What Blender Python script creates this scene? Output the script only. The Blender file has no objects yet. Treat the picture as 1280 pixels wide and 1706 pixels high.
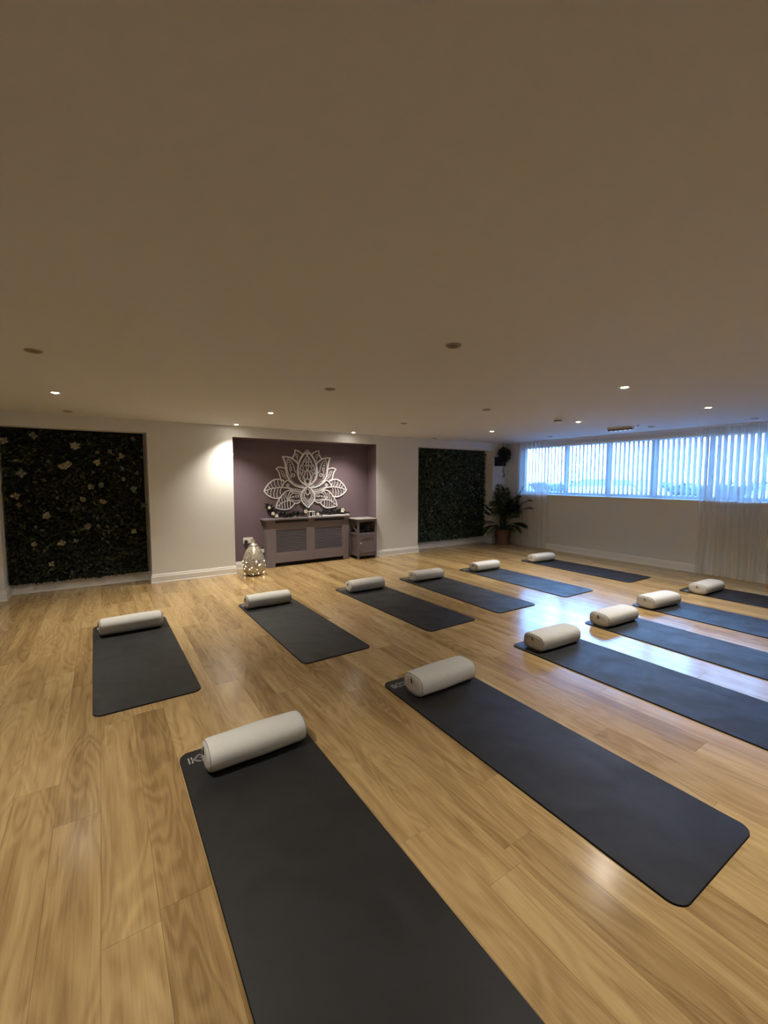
import bpy, bmesh, math, random
from mathutils import Vector, Matrix

random.seed(7)
PI = math.pi
sc = bpy.context.scene
C = sc.collection

# ------------------------------------------------------------------ camera, sky, sun, exposure
CAM_H = 1.402
CEIL = 2.155          # ceiling height
YB = 6.408            # front face of the back wall
YR = 6.70             # back of the three recesses
XW = 7.40             # window wall
XL = -1.90            # left wall (out of view)
YF = -2.2             # wall behind the camera
cd = bpy.data.cameras.new('camera')
cam = bpy.data.objects.new('camera', cd); C.objects.link(cam); sc.camera = cam
F_PX = 714.4
cd.sensor_fit = 'VERTICAL'; cd.sensor_height = 24.0; cd.lens = F_PX / 1706 * 24.0
cd.clip_start = 0.05; cd.clip_end = 200
yaw, pitch, roll = math.radians(33.33), math.radians(4.46), math.radians(0.05)
fw = Vector((math.sin(yaw)*math.cos(pitch), math.cos(yaw)*math.cos(pitch), -math.sin(pitch)))
rt = Vector((math.cos(yaw), -math.sin(yaw), 0)); up = rt.cross(fw)
r2 = rt*math.cos(roll) + up*math.sin(roll); u2 = -rt*math.sin(roll) + up*math.cos(roll)
M = Matrix((r2, u2, -fw)).transposed().to_4x4(); M.translation = (0, 0, CAM_H)
cam.matrix_world = M

w = bpy.data.worlds.new('sky'); sc.world = w; w.use_nodes = True
bgn = w.node_tree.nodes['Background']
bgn.inputs[0].default_value = (0.18, 0.45, 1.0, 1)
bgn.inputs[1].default_value = 66.0

sl = bpy.data.lights.new('sun', 'SUN'); sl.energy = 12.0; sl.angle = 0.02; sl.color = (1.0, 0.86, 0.72)
so = bpy.data.objects.new('sun', sl); C.objects.link(so)
so.rotation_euler = Vector((-0.80, -0.35, 0.62)).to_track_quat('Z', 'Y').to_euler()   # shines over the roof onto the houses opposite

LAMP_W = 146.0
LAMP_COL = (1.0, 0.915, 0.785)

sc.view_settings.view_transform = 'Standard'
sc.view_settings.look = 'None'
sc.view_settings.gamma = 1.0
sc.view_settings.use_curve_mapping = False
sc.view_settings.exposure = 0.0

# ------------------------------------------------------------------ helpers
def mat(name, col, rough=0.6, metal=0.0, spec=0.5, emit=None, estr=0.0, noise=None, bump=None, coat=0.0, sheen=0.0):
    m = bpy.data.materials.new(name); m.use_nodes = True
    nt = m.node_tree; b = nt.nodes['Principled BSDF']
    b.inputs['Base Color'].default_value = (*col, 1)
    b.inputs['Roughness'].default_value = rough
    b.inputs['Metallic'].default_value = metal
    b.inputs['Specular IOR Level'].default_value = spec
    if coat: b.inputs['Coat Weight'].default_value = coat; b.inputs['Coat Roughness'].default_value = 0.15
    if sheen: b.inputs['Sheen Weight'].default_value = sheen
    if emit:
        b.inputs['Emission Color'].default_value = (*emit, 1); b.inputs['Emission Strength'].default_value = estr
    if noise:      # (scale, amount): gentle colour mottling
        tc = nt.nodes.new('ShaderNodeTexCoord'); n = nt.nodes.new('ShaderNodeTexNoise')
        n.inputs['Scale'].default_value = noise[0]; n.inputs['Detail'].default_value = 5
        nt.links.new(tc.outputs['Object'], n.inputs['Vector'])
        mx = nt.nodes.new('ShaderNodeMix'); mx.data_type = 'RGBA'
        a = noise[1]
        mx.inputs[6].default_value = (*[c*(1-a) for c in col], 1); mx.inputs[7].default_value = (*[min(1, c*(1+a)) for c in col], 1)
        nt.links.new(n.outputs['Fac'], mx.inputs[0]); nt.links.new(mx.outputs[2], b.inputs['Base Color'])
    if bump:       # (scale, strength, distance)
        tc = nt.nodes.new('ShaderNodeTexCoord'); n = nt.nodes.new('ShaderNodeTexNoise')
        n.inputs['Scale'].default_value = bump[0]; n.inputs['Detail'].default_value = 6
        nt.links.new(tc.outputs['Object'], n.inputs['Vector'])
        bp = nt.nodes.new('ShaderNodeBump'); bp.inputs['Strength'].default_value = bump[1]; bp.inputs['Distance'].default_value = bump[2]
        nt.links.new(n.outputs['Fac'], bp.inputs['Height']); nt.links.new(bp.outputs[0], b.inputs['Normal'])
    return m

def tag(o, label=None, cat=None, group=None, kind=None):
    if label: o['label'] = label
    if cat: o['category'] = cat
    if group: o['group'] = group
    if kind: o['kind'] = kind
    return o

def obj(name, bm, m, parent=None, smooth=False, loc=None, rot=None):
    if isinstance(bm, bpy.types.Mesh): me = bm
    else:
        bmesh.ops.recalc_face_normals(bm, faces=bm.faces[:])
        me = bpy.data.meshes.new(name); bm.to_mesh(me); bm.free()
        if smooth:
            for p in me.polygons: p.use_smooth = True
        for mm in (m if isinstance(m, (list, tuple)) else [m]): me.materials.append(mm)
    o = bpy.data.objects.new(name, me); C.objects.link(o)
    if parent: o.parent = parent
    if loc: o.location = loc
    if rot: o.rotation_euler = rot
    return o

def empty(name, loc=(0, 0, 0), rz=0, **k):
    o = bpy.data.objects.new(name, None); C.objects.link(o); o.empty_display_size = 0.05
    o.location = loc; o.rotation_euler = (0, 0, rz); tag(o, **k); return o

def copy_tree(o, parent=None):
    c = o.copy(); C.objects.link(c)
    if parent:
        mi = o.matrix_parent_inverse.copy(); c.parent = parent; c.matrix_parent_inverse = mi
    for ch in list(o.children): copy_tree(ch, c)
    return c

def B(): return bmesh.new()

def box(bm, x0, x1, y0, y1, z0, z1, bev=0, mi=0):
    vs = [bm.verts.new(p) for p in ((x0,y0,z0),(x1,y0,z0),(x1,y1,z0),(x0,y1,z0),(x0,y0,z1),(x1,y0,z1),(x1,y1,z1),(x0,y1,z1))]
    fs = []
    for f in ((0,3,2,1),(4,5,6,7),(0,1,5,4),(1,2,6,5),(2,3,7,6),(3,0,4,7)):
        fc = bm.faces.new([vs[i] for i in f]); fc.material_index = mi; fs.append(fc)
    if bev:
        es = list({e for f in fs for e in f.edges})
        bmesh.ops.bevel(bm, geom=es, offset=bev, segments=2, affect='EDGES', profile=0.5)
    return bm

def bxo(name, dims, m, parent=None, bev=0): return obj(name, box(B(), *dims, bev=bev), m, parent)

def lathe(bm, prof, seg=32, cx=0, cy=0, cz=0, cap=True):
    rings = []
    for r, z in prof:
        if r < 1e-5: rings.append([bm.verts.new((cx, cy, cz+z))])
        else: rings.append([bm.verts.new((cx+r*math.cos(2*PI*i/seg), cy+r*math.sin(2*PI*i/seg), cz+z)) for i in range(seg)])
    for a, b in zip(rings, rings[1:]):
        for i in range(seg):
            j = (i+1) % seg
            if len(a) == 1 and len(b) == 1: continue
            if len(a) == 1: bm.faces.new((a[0], b[i], b[j]))
            elif len(b) == 1: bm.faces.new((a[i], a[j], b[0]))
            else: bm.faces.new((a[i], a[j], b[j], b[i]))
    return bm

def tube(bm, pts, rad, seg=6, caps=True):
    pts = [Vector(p) for p in pts]; n = len(pts)
    if not isinstance(rad, (list, tuple)): rad = [rad]*n
    prev = None; rings = []
    for i, p in enumerate(pts):
        d = (pts[min(i+1, n-1)] - pts[max(i-1, 0)]).normalized()
        a = prev if prev is not None else (Vector((0,0,1)) if abs(d.z) < .9 else Vector((1,0,0)))
        x = (a - d*a.dot(d)).normalized(); y = d.cross(x); prev = x
        rings.append([bm.verts.new(p + (x*math.cos(2*PI*k/seg) + y*math.sin(2*PI*k/seg))*rad[i]) for k in range(seg)])
    for a, b in zip(rings, rings[1:]):
        for k in range(seg):
            j = (k+1) % seg; bm.faces.new((a[k], a[j], b[j], b[k]))
    if caps and seg > 2:
        bm.faces.new(rings[0][::-1]); bm.faces.new(rings[-1])
    return bm

def catmull(pts, n=6, closed=False):
    out = []; m = len(pts)
    rng = range(m) if closed else range(m-1)
    for i in rng:
        if closed: p0, p1, p2, p3 = pts[(i-1) % m], pts[i], pts[(i+1) % m], pts[(i+2) % m]
        else: p0, p1, p2, p3 = pts[max(i-1, 0)], pts[i], pts[i+1], pts[min(i+2, m-1)]
        for k in range(n):
            t = k/n
            out.append(tuple(0.5*((2*b) + (-a+c)*t + (2*a-5*b+4*c-d)*t*t + (-a+3*b-3*c+d)*t**3) for a, b, c, d in zip(p0, p1, p2, p3)))
    if not closed: out.append(tuple(pts[-1]))
    return out

# ------------------------------------------------------------------ materials
M_wall = mat('wall_paint', (0.71, 0.715, 0.685), 0.75, noise=(1.5, 0.03), bump=(120, 0.08, 0.001))
M_ceil = mat('ceiling_paint', (0.68, 0.685, 0.68), 0.8, noise=(0.8, 0.03), bump=(60, 0.1, 0.001))
M_gloss = mat('white_gloss_trim', (0.80, 0.79, 0.76), 0.35)
M_purple = mat('mauve_paint', (0.165, 0.120, 0.142), 0.7, noise=(2, 0.05))
M_cab = mat('mauve_grey_cabinet', (0.190, 0.162, 0.180), 0.5)
M_cabtop = mat('pale_cabinet_top', (0.40, 0.38, 0.38), 0.4)
M_black = mat('black_plastic', (0.012, 0.012, 0.014), 0.5)
M_dark = mat('black_gap', (0.004, 0.004, 0.004), 0.9)
M_white = mat('white_plastic', (0.82, 0.81, 0.78), 0.4)
M_mat = mat('mat_rubber', (0.010, 0.0105, 0.012), 0.56, spec=0.46, sheen=0.01, noise=(9, 0.25), bump=(300, 0.15, 0.0005))
def vary_rough(m, scale, lo, hi):
    nt = m.node_tree; tc = nt.nodes.new('ShaderNodeTexCoord'); n = nt.nodes.new('ShaderNodeTexNoise'); n.inputs['Scale'].default_value = scale; n.inputs['Detail'].default_value = 6; n.inputs['Distortion'].default_value = 0.8
    mr = nt.nodes.new('ShaderNodeMapRange'); mr.inputs[1].default_value = .35; mr.inputs[2].default_value = .65; mr.inputs[3].default_value = lo; mr.inputs[4].default_value = hi
    nt.links.new(tc.outputs['Object'], n.inputs['Vector']); nt.links.new(n.outputs['Fac'], mr.inputs[0]); nt.links.new(mr.outputs[0], nt.nodes['Principled BSDF'].inputs['Roughness'])
vary_rough(M_mat, 4.0, 0.48, 0.64)
M_mated = mat('mat_edge_rubber', (0.008, 0.008, 0.009), 0.8, spec=0.2)
M_logo = mat('mat_print', (0.42, 0.42, 0.42), 0.6)
M_bol = mat('bolster_canvas', (0.59, 0.59, 0.565), 0.9, sheen=0.1, noise=(60, 0.06), bump=(260, 0.35, 0.001))
M_bolcap = mat('bolster_end_canvas', (0.50, 0.485, 0.45), 0.9, noise=(60, 0.06), bump=(40, 0.5, 0.003))
M_pipe = mat('bolster_piping', (0.30, 0.29, 0.27), 0.9)
M_lotus = mat('white_lacquered_wood', (0.84, 0.84, 0.87), 0.5)
M_metal = mat('brushed_metal', (0.55, 0.53, 0.5), 0.35, metal=0.9)
M_leafA = mat('artificial_leaf_green', (0.012, 0.022, 0.008), 0.42)
M_leafB = mat('artificial_leaf_deep', (0.007, 0.013, 0.006), 0.5)
M_leafC = mat('artificial_leaf_pale', (0.10, 0.11, 0.07), 0.5)
M_bloom = mat('faded_cream_petal', (0.30, 0.28, 0.19), 0.7)
M_bloom2 = mat('faded_grey_petal', (0.19, 0.19, 0.17), 0.7)
M_back = mat('foliage_backing', (0.004, 0.006, 0.004), 0.9)
M_palm = mat('palm_green', (0.018, 0.040, 0.015), 0.5)
M_pot = mat('woven_basket', (0.21, 0.10, 0.07), 0.8, noise=(40, 0.3))
M_soil = mat('soil', (0.02, 0.014, 0.01), 0.9)
M_wood = mat('pale_wood', (0.45, 0.27, 0.13), 0.5, noise=(12, 0.2))
M_cream = mat('cream_petal', (0.88, 0.86, 0.76), 0.7)
M_frame = mat('window_upvc', (0.78, 0.80, 0.82), 0.35)

def translucent(name, col, tfac, alpha, rough=0.8):
    m = bpy.data.materials.new(name); m.use_nodes = True; nt = m.node_tree; nt.nodes.clear()
    out = nt.nodes.new('ShaderNodeOutputMaterial'); d = nt.nodes.new('ShaderNodeBsdfDiffuse'); t = nt.nodes.new('ShaderNodeBsdfTranslucent')
    tr = nt.nodes.new('ShaderNodeBsdfTransparent'); m1 = nt.nodes.new('ShaderNodeMixShader'); m2 = nt.nodes.new('ShaderNodeMixShader')
    d.inputs[0].default_value = (*col, 1); t.inputs[0].default_value = (*col, 1)
    m1.inputs[0].default_value = tfac; m2.inputs[0].default_value = alpha
    nt.links.new(d.outputs[0], m1.inputs[1]); nt.links.new(t.outputs[0], m1.inputs[2])
    nt.links.new(m1.outputs[0], m2.inputs[1]); nt.links.new(tr.outputs[0], m2.inputs[2]); nt.links.new(m2.outputs[0], out.inputs[0])
    return m
M_vane = translucent('blind_fabric', (0.66, 0.70, 0.76), 0.14, 0.0)
M_voile = translucent('sheer_voile', (0.88, 0.87, 0.84), 0.30, 0.55)

def glass_mat():
    m = bpy.data.materials.new('window_glass'); m.use_nodes = True; nt = m.node_tree; nt.nodes.clear()
    out = nt.nodes.new('ShaderNodeOutputMaterial'); g = nt.nodes.new('ShaderNodeBsdfGlossy'); t = nt.nodes.new('ShaderNodeBsdfTransparent')
    fr = nt.nodes.new('ShaderNodeFresnel'); mx = nt.nodes.new('ShaderNodeMixShader')
    fr.inputs[0].default_value = 1.45; g.inputs['Roughness'].default_value = 0.02; t.inputs[0].default_value = (0.93, 0.97, 0.97, 1)
    nt.links.new(fr.outputs[0], mx.inputs[0]); nt.links.new(t.outputs[0], mx.inputs[1]); nt.links.new(g.outputs[0], mx.inputs[2]); nt.links.new(mx.outputs[0], out.inputs[0])
    return m
M_glass = glass_mat()

def wood_floor():
    m = bpy.data.materials.new('oak_laminate'); m.use_nodes = True; nt = m.node_tree; N = nt.nodes; L = nt.links
    b = N['Principled BSDF']
    tc = N.new('ShaderNodeTexCoord'); oi = N.new('ShaderNodeObjectInfo')
    off = N.new('ShaderNodeVectorMath'); off.operation = 'ADD'
    mul = N.new('ShaderNodeMath'); mul.operation = 'MULTIPLY'; mul.inputs[1].default_value = 37.0
    L.new(oi.outputs['Random'], mul.inputs[0])
    cmb = N.new('ShaderNodeCombineXYZ'); L.new(mul.outputs[0], cmb.inputs[0]); L.new(mul.outputs[0], cmb.inputs[1]); L.new(mul.outputs[0], cmb.inputs[2])
    L.new(tc.outputs['Object'], off.inputs[0]); L.new(cmb.outputs[0], off.inputs[1])
    def mapped(sx, sy, sz=1):
        mp = N.new('ShaderNodeMapping'); mp.inputs['Scale'].default_value = (sx, sy, sz); L.new(off.outputs[0], mp.inputs['Vector']); return mp
    # staves inside a board: broad tone changes along its width
    n0 = N.new('ShaderNodeTexNoise'); n0.inputs['Scale'].default_value = 1; n0.inputs['Detail'].default_value = 2
    L.new(mapped(14, 0.9).outputs[0], n0.inputs['Vector'])
    # fine straight grain
    n1 = N.new('ShaderNodeTexNoise'); n1.inputs['Scale'].default_value = 1; n1.inputs['Detail'].default_value = 8; n1.inputs['Roughness'].default_value = 0.65
    L.new(mapped(130, 4.5).outputs[0], n1.inputs['Vector'])
    # cathedral figure
    n2 = N.new('ShaderNodeTexNoise'); n2.inputs['Scale'].default_value = 1; n2.inputs['Detail'].default_value = 1.5; n2.inputs['Distortion'].default_value = 0.6
    L.new(mapped(7.5, 1.3).outputs[0], n2.inputs['Vector'])
    k = N.new('ShaderNodeMath'); k.operation = 'MULTIPLY'; k.inputs[1].default_value = 62.0; L.new(n2.outputs['Fac'], k.inputs[0])
    s = N.new('ShaderNodeMath'); s.operation = 'SINE'; L.new(k.outputs[0], s.inputs[0])
    s2 = N.new('ShaderNodeMath'); s2.operation = 'MULTIPLY_ADD'; s2.inputs[1].default_value = 0.5; s2.inputs[2].default_value = 0.5; L.new(s.outputs[0], s2.inputs[0])
    # knots and darker flecks
    n3 = N.new('ShaderNodeTexNoise'); n3.inputs['Scale'].default_value = 1; n3.inputs['Detail'].default_value = 4
    L.new(mapped(24, 3.2).outputs[0], n3.inputs['Vector'])
    r3 = N.new('ShaderNodeValToRGB'); r3.color_ramp.elements[0].position = 0.60; r3.color_ramp.elements[1].position = 0.74
    L.new(n3.outputs['Fac'], r3.inputs[0])
    ramp = N.new('ShaderNodeValToRGB'); e = ramp.color_ramp.elements
    e[0].position = 0.28; e[0].color = (0.240, 0.150, 0.064, 1); e[1].position = 0.75; e[1].color = (0.515, 0.365, 0.175, 1)
    m_ = e.new(0.5) if hasattr(e, 'new') else None; m_.color = (0.375, 0.252, 0.112, 1)
    def madd(a, f, c):
        q = N.new('ShaderNodeMath'); q.operation = 'MULTIPLY_ADD'; L.new(a, q.inputs[0]); q.inputs[1].default_value = f
        if isinstance(c, float): q.inputs[2].default_value = c
        else: L.new(c, q.inputs[2])
        return q.outputs[0]
    v = madd(oi.outputs['Random'], 0.27, -0.20)
    v = madd(n0.outputs['Fac'], 0.66, v)
    v = madd(n1.outputs['Fac'], 0.42, v)
    v = madd(s2.outputs[0], 0.12, v)
    v = madd(r3.outputs[0], -0.16, v)
    L.new(v, ramp.inputs[0]); L.new(ramp.outputs[0], b.inputs['Base Color'])
    b.inputs['Roughness'].default_value = 0.27; b.inputs['Specular IOR Level'].default_value = 0.5
    rr = madd(n1.outputs['Fac'], 0.14, 0.125); L.new(rr, b.inputs['Roughness'])
    bp = N.new('ShaderNodeBump'); bp.inputs['Strength'].default_value = 0.12; bp.inputs['Distance'].default_value = 0.0012
    L.new(n1.outputs['Fac'], bp.inputs['Height']); L.new(bp.outputs[0], b.inputs['Normal'])
    return m
M_floor = wood_floor()

# ------------------------------------------------------------------ room shell
T = 0.25
def struct(name, bm, m, parent=None):
    o = obj(name, bm, m, parent)
    if parent is None: o['kind'] = 'structure'
    return o
floor = struct('floor', box(B(), XL-T, XW+T, YF-T, YR+T, -0.20, -0.010), M_dark)
struct('ceiling', box(B(), XL-T, XW+T+0.3, YF-T, YR+T, CEIL, CEIL+0.25), M_ceil)
struct('wall_left', box(B(), XL-T, XL, YF-T, YR+T, -0.01, CEIL), M_wall)
struct('wall_front', box(B(), XL, XW, YF-T, YF, -0.01, CEIL), M_wall)

GL0, GL1 = -0.975, 0.515       # left green recess
AL0, AL1 = 1.600, 4.050        # mauve alcove
GR0, GR1 = 4.985, 6.994        # right green recess
HEAD = 1.998                   # underside of the header over the recesses
bm = B()
for a, b in ((XL, GL0), (GL1, AL0), (AL1, GR0), (GR1, XW)): box(bm, a, b, YB, YR+0.05, -0.01, HEAD)
box(bm, XL, XW, YB, YR+0.05, HEAD, CEIL)
box(bm, XL, XW+T, YR+0.05, YR+T, -0.01, CEIL)
for a, b in ((GL0, GL1), (GR0, GR1)): box(bm, a, b, YR, YR+0.05, -0.01, HEAD)
struct('wall_back', bm, M_wall)
bm = B()
box(bm, AL0+0.004, AL1-0.004, YR-0.004, YR+0.05, -0.01, HEAD-0.004)
box(bm, AL0, AL0+0.004, YB+0.003, YR+0.05, 0, HEAD); box(bm, AL1-0.004, AL1, YB+0.003, YR+0.05, 0, HEAD)
box(bm, AL0+0.004, AL1-0.004, YB+0.003, YR+0.05, HEAD-0.004, HEAD)
struct('wall_alcove', bm, M_purple)

WY0, WY1, WZ0, WZ1 = 0.75, 6.045, 1.085, 2.075      # window opening
bm = B()
box(bm, XW, XW+T, YF-T, WY0, -0.01, CEIL); box(bm, XW, XW+T, WY1, YR+0.05, -0.01, CEIL)
box(bm, XW, XW+T, WY0, WY1, -0.01, WZ0-0.02); box(bm, XW, XW+T, WY0, WY1, WZ1, CEIL)
struct('wall_right', bm, M_wall)

# skirting: moulded profile swept along straight runs on the room side of a wall
SK = [(0, 0), (0.020, 0), (0.020, 0.012), (0.016, 0.018), (0.016, 0.088), (0.011, 0.094), (0.011, 0.104), (0.006, 0.118), (0.004, 0.122), (0, 0.122)]
def skirt(bm, p0, p1, nrm, prof=SK, e0=0, e1=0):
    p0, p1 = Vector(p0), Vector(p1); d = (p1-p0).normalized(); n = Vector(nrm)
    A = [bm.verts.new(Vector((p0.x, p0.y, 0)) + n.to_3d()*o + d.to_3d()*(-o*e0) + Vector((0, 0, z))) for o, z in prof]
    Bv = [bm.verts.new(Vector((p1.x, p1.y, 0)) + n.to_3d()*o + d.to_3d()*(o*e1) + Vector((0, 0, z))) for o, z in prof]
    for i in range(len(prof)-1): bm.faces.new((A[i], A[i+1], Bv[i+1], Bv[i]))
    bm.faces.new(A); bm.faces.new(Bv[::-1])
bm = B(); dn = (0, -1)
skirt(bm, (XL, YB), (GL0, YB), dn, e1=1); skirt(bm, (GL0, YB), (GL0, YR), (1, 0), e0=1, e1=-1); skirt(bm, (GL0, YR), (GL1, YR), dn, e0=-1, e1=-1)
skirt(bm, (GL1, YR), (GL1, YB), (-1, 0), e0=-1, e1=1); skirt(bm, (GL1, YB), (AL0, YB), dn, e0=1, e1=1)
skirt(bm, (AL0+.004, YB), (AL0+.004, YR), (1, 0), e0=1, e1=-1); skirt(bm, (AL0, YR-.004), (2.10, YR-.004), dn, e0=-1)
skirt(bm, (AL1, YB), (GR0, YB), dn, e0=0, e1=1)
skirt(bm, (GR0, YB), (GR0, YR), (1, 0), e0=1, e1=-1); skirt(bm, (GR0, YR), (GR1, YR), dn, e0=-1, e1=-1)
skirt(bm, (GR1, YR), (GR1, YB), (-1, 0), e0=-1, e1=1); skirt(bm, (GR1, YB), (XW, YB), dn, e0=1, e1=-1)
struct('baseboard_back', bm, M_gloss)
bm = B(); skirt(bm, (XW, YB), (XW, YF), (-1, 0), e0=-1)
struct('baseboard_right', bm, M_gloss)
bm = B(); skirt(bm, (XL, YF), (XL, YB), (1, 0))
struct('baseboard_left', bm, M_gloss)
# cover strip where the window wall meets the ceiling
struct('trim_1', box(B(), XW-0.014, XW, YF, YB, CEIL-0.035, CEIL-0.001, bev=0.003), M_frame)

# ------------------------------------------------------------------ floorboards
PW, PL, GAP = 0.160, 1.38, 0.0002
def plank_bm(x0, x1, y0, y1, bm=None):
    bm = bm or B(); c = 0.0004
    lo = [(x0+GAP/2, y0+GAP/2), (x1-GAP/2, y0+GAP/2), (x1-GAP/2, y1-GAP/2), (x0+GAP/2, y1-GAP/2)]
    a = [bm.verts.new((x, y, -0.012)) for x, y in lo]
    b = [bm.verts.new((x, y, -c*3.0)) for x, y in lo]
    t = [bm.verts.new((x + (c if i in (0, 3) else -c), y + (c if i < 2 else -c), 0)) for i, (x, y) in enumerate(lo)]
    for i in range(4):
        j = (i+1) % 4
        bm.faces.new((a[i], a[j], b[j], b[i])); bm.faces.new((b[i], b[j], t[j], t[i]))
    bm.faces.new(t); return bm
planks = []
ncol = int((XW-XL)/PW)+2
kx = math.floor((XL-0.10)/PW)
offs = {}
for k in range(kx, kx+ncol+1):
    x0 = max(0.10+k*PW, XL); x1 = min(0.10+(k+1)*PW, XW)
    if x1-x0 < 0.005: continue
    o_ = (k*0.5237 + random.uniform(-.12, .12)) % PL
    if k == -3: o_ = 2.38 % PL
    if k == -2: o_ = 2.08 % PL
    if k == 0: o_ = 1.48 % PL
    if k == -1: o_ = 2.82 % PL
    if k == 6: o_ = 0.948 % PL
    y = -3*PL + o_
    while y < YR:
        y0, y1 = max(y, YF), min(y+PL, YR)
        if y1-y0 > 0.01: planks.append((x0, x1, y0, y1))
        y += PL
def wedge(p):      # boards far from the visitor's view count as background
    cx, cy = (p[0]+p[1])/2, (p[2]+p[3])/2
    ang = math.degrees(math.atan2(cx, cy+0.6)); return (-16 < ang < 78) and cy > -0.3
near = sorted([p for p in planks if wedge(p)], key=lambda p: math.hypot((p[0]+p[1])/2, (p[2]+p[3])/2))
indiv = near[:296]; rest = [p for p in planks if p not in indiv]
full = None
for p in indiv:
    lx, ly = p[1]-p[0], p[3]-p[2]
    if abs(lx-PW) < 1e-4 and abs(ly-PL) < 1e-4:
        if full is None:
            o = obj('plank', plank_bm(-PW/2, PW/2, -PL/2, PL/2), M_floor, floor); full = o.data
        else: o = obj('plank', full, None, floor)
    else: o = obj('plank', plank_bm(-lx/2, lx/2, -ly/2, ly/2), M_floor, floor)
    o.location = ((p[0]+p[1])/2, (p[2]+p[3])/2, 0)
bm = B()
for p in rest: plank_bm(p[0], p[1], p[2], p[3], bm)
o = obj('planks_beyond', bm, M_floor, floor); o['kind'] = 'stuff'

# ------------------------------------------------------------------ window, glass, sill
win = empty('window_1', (XW+0.16, WY0, WZ0)); win['kind'] = 'structure'
D0, D1 = -0.03, 0.035
H = WZ1-WZ0; Wd = WY1-WY0
bm = B()
box(bm, D0, D1, 0, Wd, 0, 0.055); box(bm, D0, D1, 0, Wd, H-0.055, H); box(bm, D0, D1, 0, 0.055, 0.055, H-0.055); box(bm, D0, D1, Wd-0.055, Wd, 0.055, H-0.055)
obj('window_frame', bm, M_frame, win)
mull = [1.90, 2.66, 3.42, 4.19, 5.03]
for yy in mull: bxo('mullion', (D0, D1, yy-WY0-0.035, yy-WY0+0.035, 0.055, H-0.055), M_frame, win)
ed = [WY0+0.055-WY0] + [y-WY0 for y in mull] + [Wd-0.055]
for i in range(len(ed)-1):
    a = ed[i] + (0.035 if i else 0); b = ed[i+1] - (0.035 if i < len(ed)-2 else 0)
    obj('pane', box(B(), 0.0, 0.006, a, b, 0.055, H-0.055), M_glass, win)
bxo('window_sill', (-0.205, -0.03, -0.02, Wd+0.005, -0.022, 0.004), M_gloss, win, bev=0.004)

# ------------------------------------------------------------------ vertical blind
bl = empty('vertical_blind', (XW+0.052, WY0, WZ0), label='white vertical blind of angled fabric vanes hanging across the long window', cat='blind')
bxo('headrail', (-0.022, 0.022, 0.01, Wd-0.01, H-0.045, H-0.005), M_white, bl, bev=0.003)
VW, VH, pit = 0.089, H-0.045-0.055, 0.0745
bm = B()
nx = 5
cols = []
for i in range(nx):
    s = -VW/2 + VW*i/(nx-1); bow = 0.004*(1-(2*s/VW)**2)
    cols.append([bm.verts.new((s, bow, z)) for z in (0.0, VH)])
for a, b in zip(cols, cols[1:]): bm.faces.new((a[0], b[0], b[1], a[1]))
vm = None; n = int((Wd-0.12)/pit)
wm = None
for i in range(n):
    yy = Wd-0.07-i*pit
    ang = math.radians(52 + random.uniform(-2.5, 2.5))
    if vm is None: o = obj('vane', bm, M_vane, bl, smooth=True); vm = o.data
    else: o = obj('vane', vm, None, bl)
    o.location = (0, yy, 0.05); o.rotation_euler = (0, 0, ang)
bmw = B()
for i in range(n):
    yy = Wd-0.07-i*pit; a = math.radians(52); dx, dy = math.cos(a)*VW*.46, math.sin(a)*VW*.46
    tube(bmw, [(-dx, yy-dy, 0.062), (dx, yy+dy, 0.062)], 0.0035, 4)
o = obj('vane_weights', bmw, M_white, bl); o['kind'] = 'stuff'
bmc = B(); tube(bmc, [(-0.02, Wd-0.03, H-0.05), (-0.02, Wd-0.03, 0.15)], 0.002, 5); obj('pull_cord', bmc, M_white, bl)

# ------------------------------------------------------------------ sheer curtains
def curtain(name, y0, y1, folds, label, seed, spread=0.0, x=XW-0.075):
    r = random.Random(seed); t = empty(name, (x, (y0+y1)/2, 0), label=label, cat='curtain', group='sheer voile curtains')
    wdt = y1-y0; nx, nz = folds*10, 10; ztop = CEIL-0.02
    amps = [0.020+0.022*r.random() for _ in range(folds+1)]; ph = [r.uniform(-.35, .35) for _ in range(folds+1)]
    bm = B(); g = []
    for j in range(nz+1):
        z = 0.012 + (ztop-0.012)*j/nz; f = j/nz; row = []
        for i in range(nx+1):
            u = i/nx; q = u*folds; k = int(min(q, folds-1e-6)); fr = q-k
            a = amps[k]*(1-fr) + amps[k+1]*fr
            yy = -wdt/2 + wdt*u + 0.012*math.sin(q*2.3+f*2+seed)*(1-f) + (u-.5)*spread*(1-f)
            xx = a*math.sin(2*PI*(q+ph[k]*(1-fr)+ph[k+1]*fr + 0.12*(1-f)*math.sin(seed+q)))*(0.55+0.45*(1-f))
            row.append(bm.verts.new((xx, yy, z)))
        g.append(row)
    for a, b in zip(g, g[1:]):
        for i in range(nx): bm.faces.new((a[i], a[i+1], b[i+1], b[i]))
    obj('curtain_panel', bm, M_voile, t, smooth=True)
    return t
curtain('sheer_curtain', 5.30, 6.05, 9, 'white sheer curtain hanging from ceiling to floor beside the potted palm', 3)
curtain('sheer_curtain', 2.00, 2.70, 8, 'white sheer curtain gathered in folds over the right part of the window', 5, spread=0.03)
curtain('sheer_curtain', 1.05, 1.95, 9, 'sheer curtain panel at the very right edge, behind the small wooden stool', 8, spread=-0.05)
tr = empty('curtain_track', (XW-0.075, WY0, CEIL), label='slim white curtain track fixed to the ceiling along the window wall', cat='track')
bxo('rail', (-0.012, 0.012, -0.2, WY1+0.15-WY0, -0.018, -0.0005), M_white, tr, bev=0.002)

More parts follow.
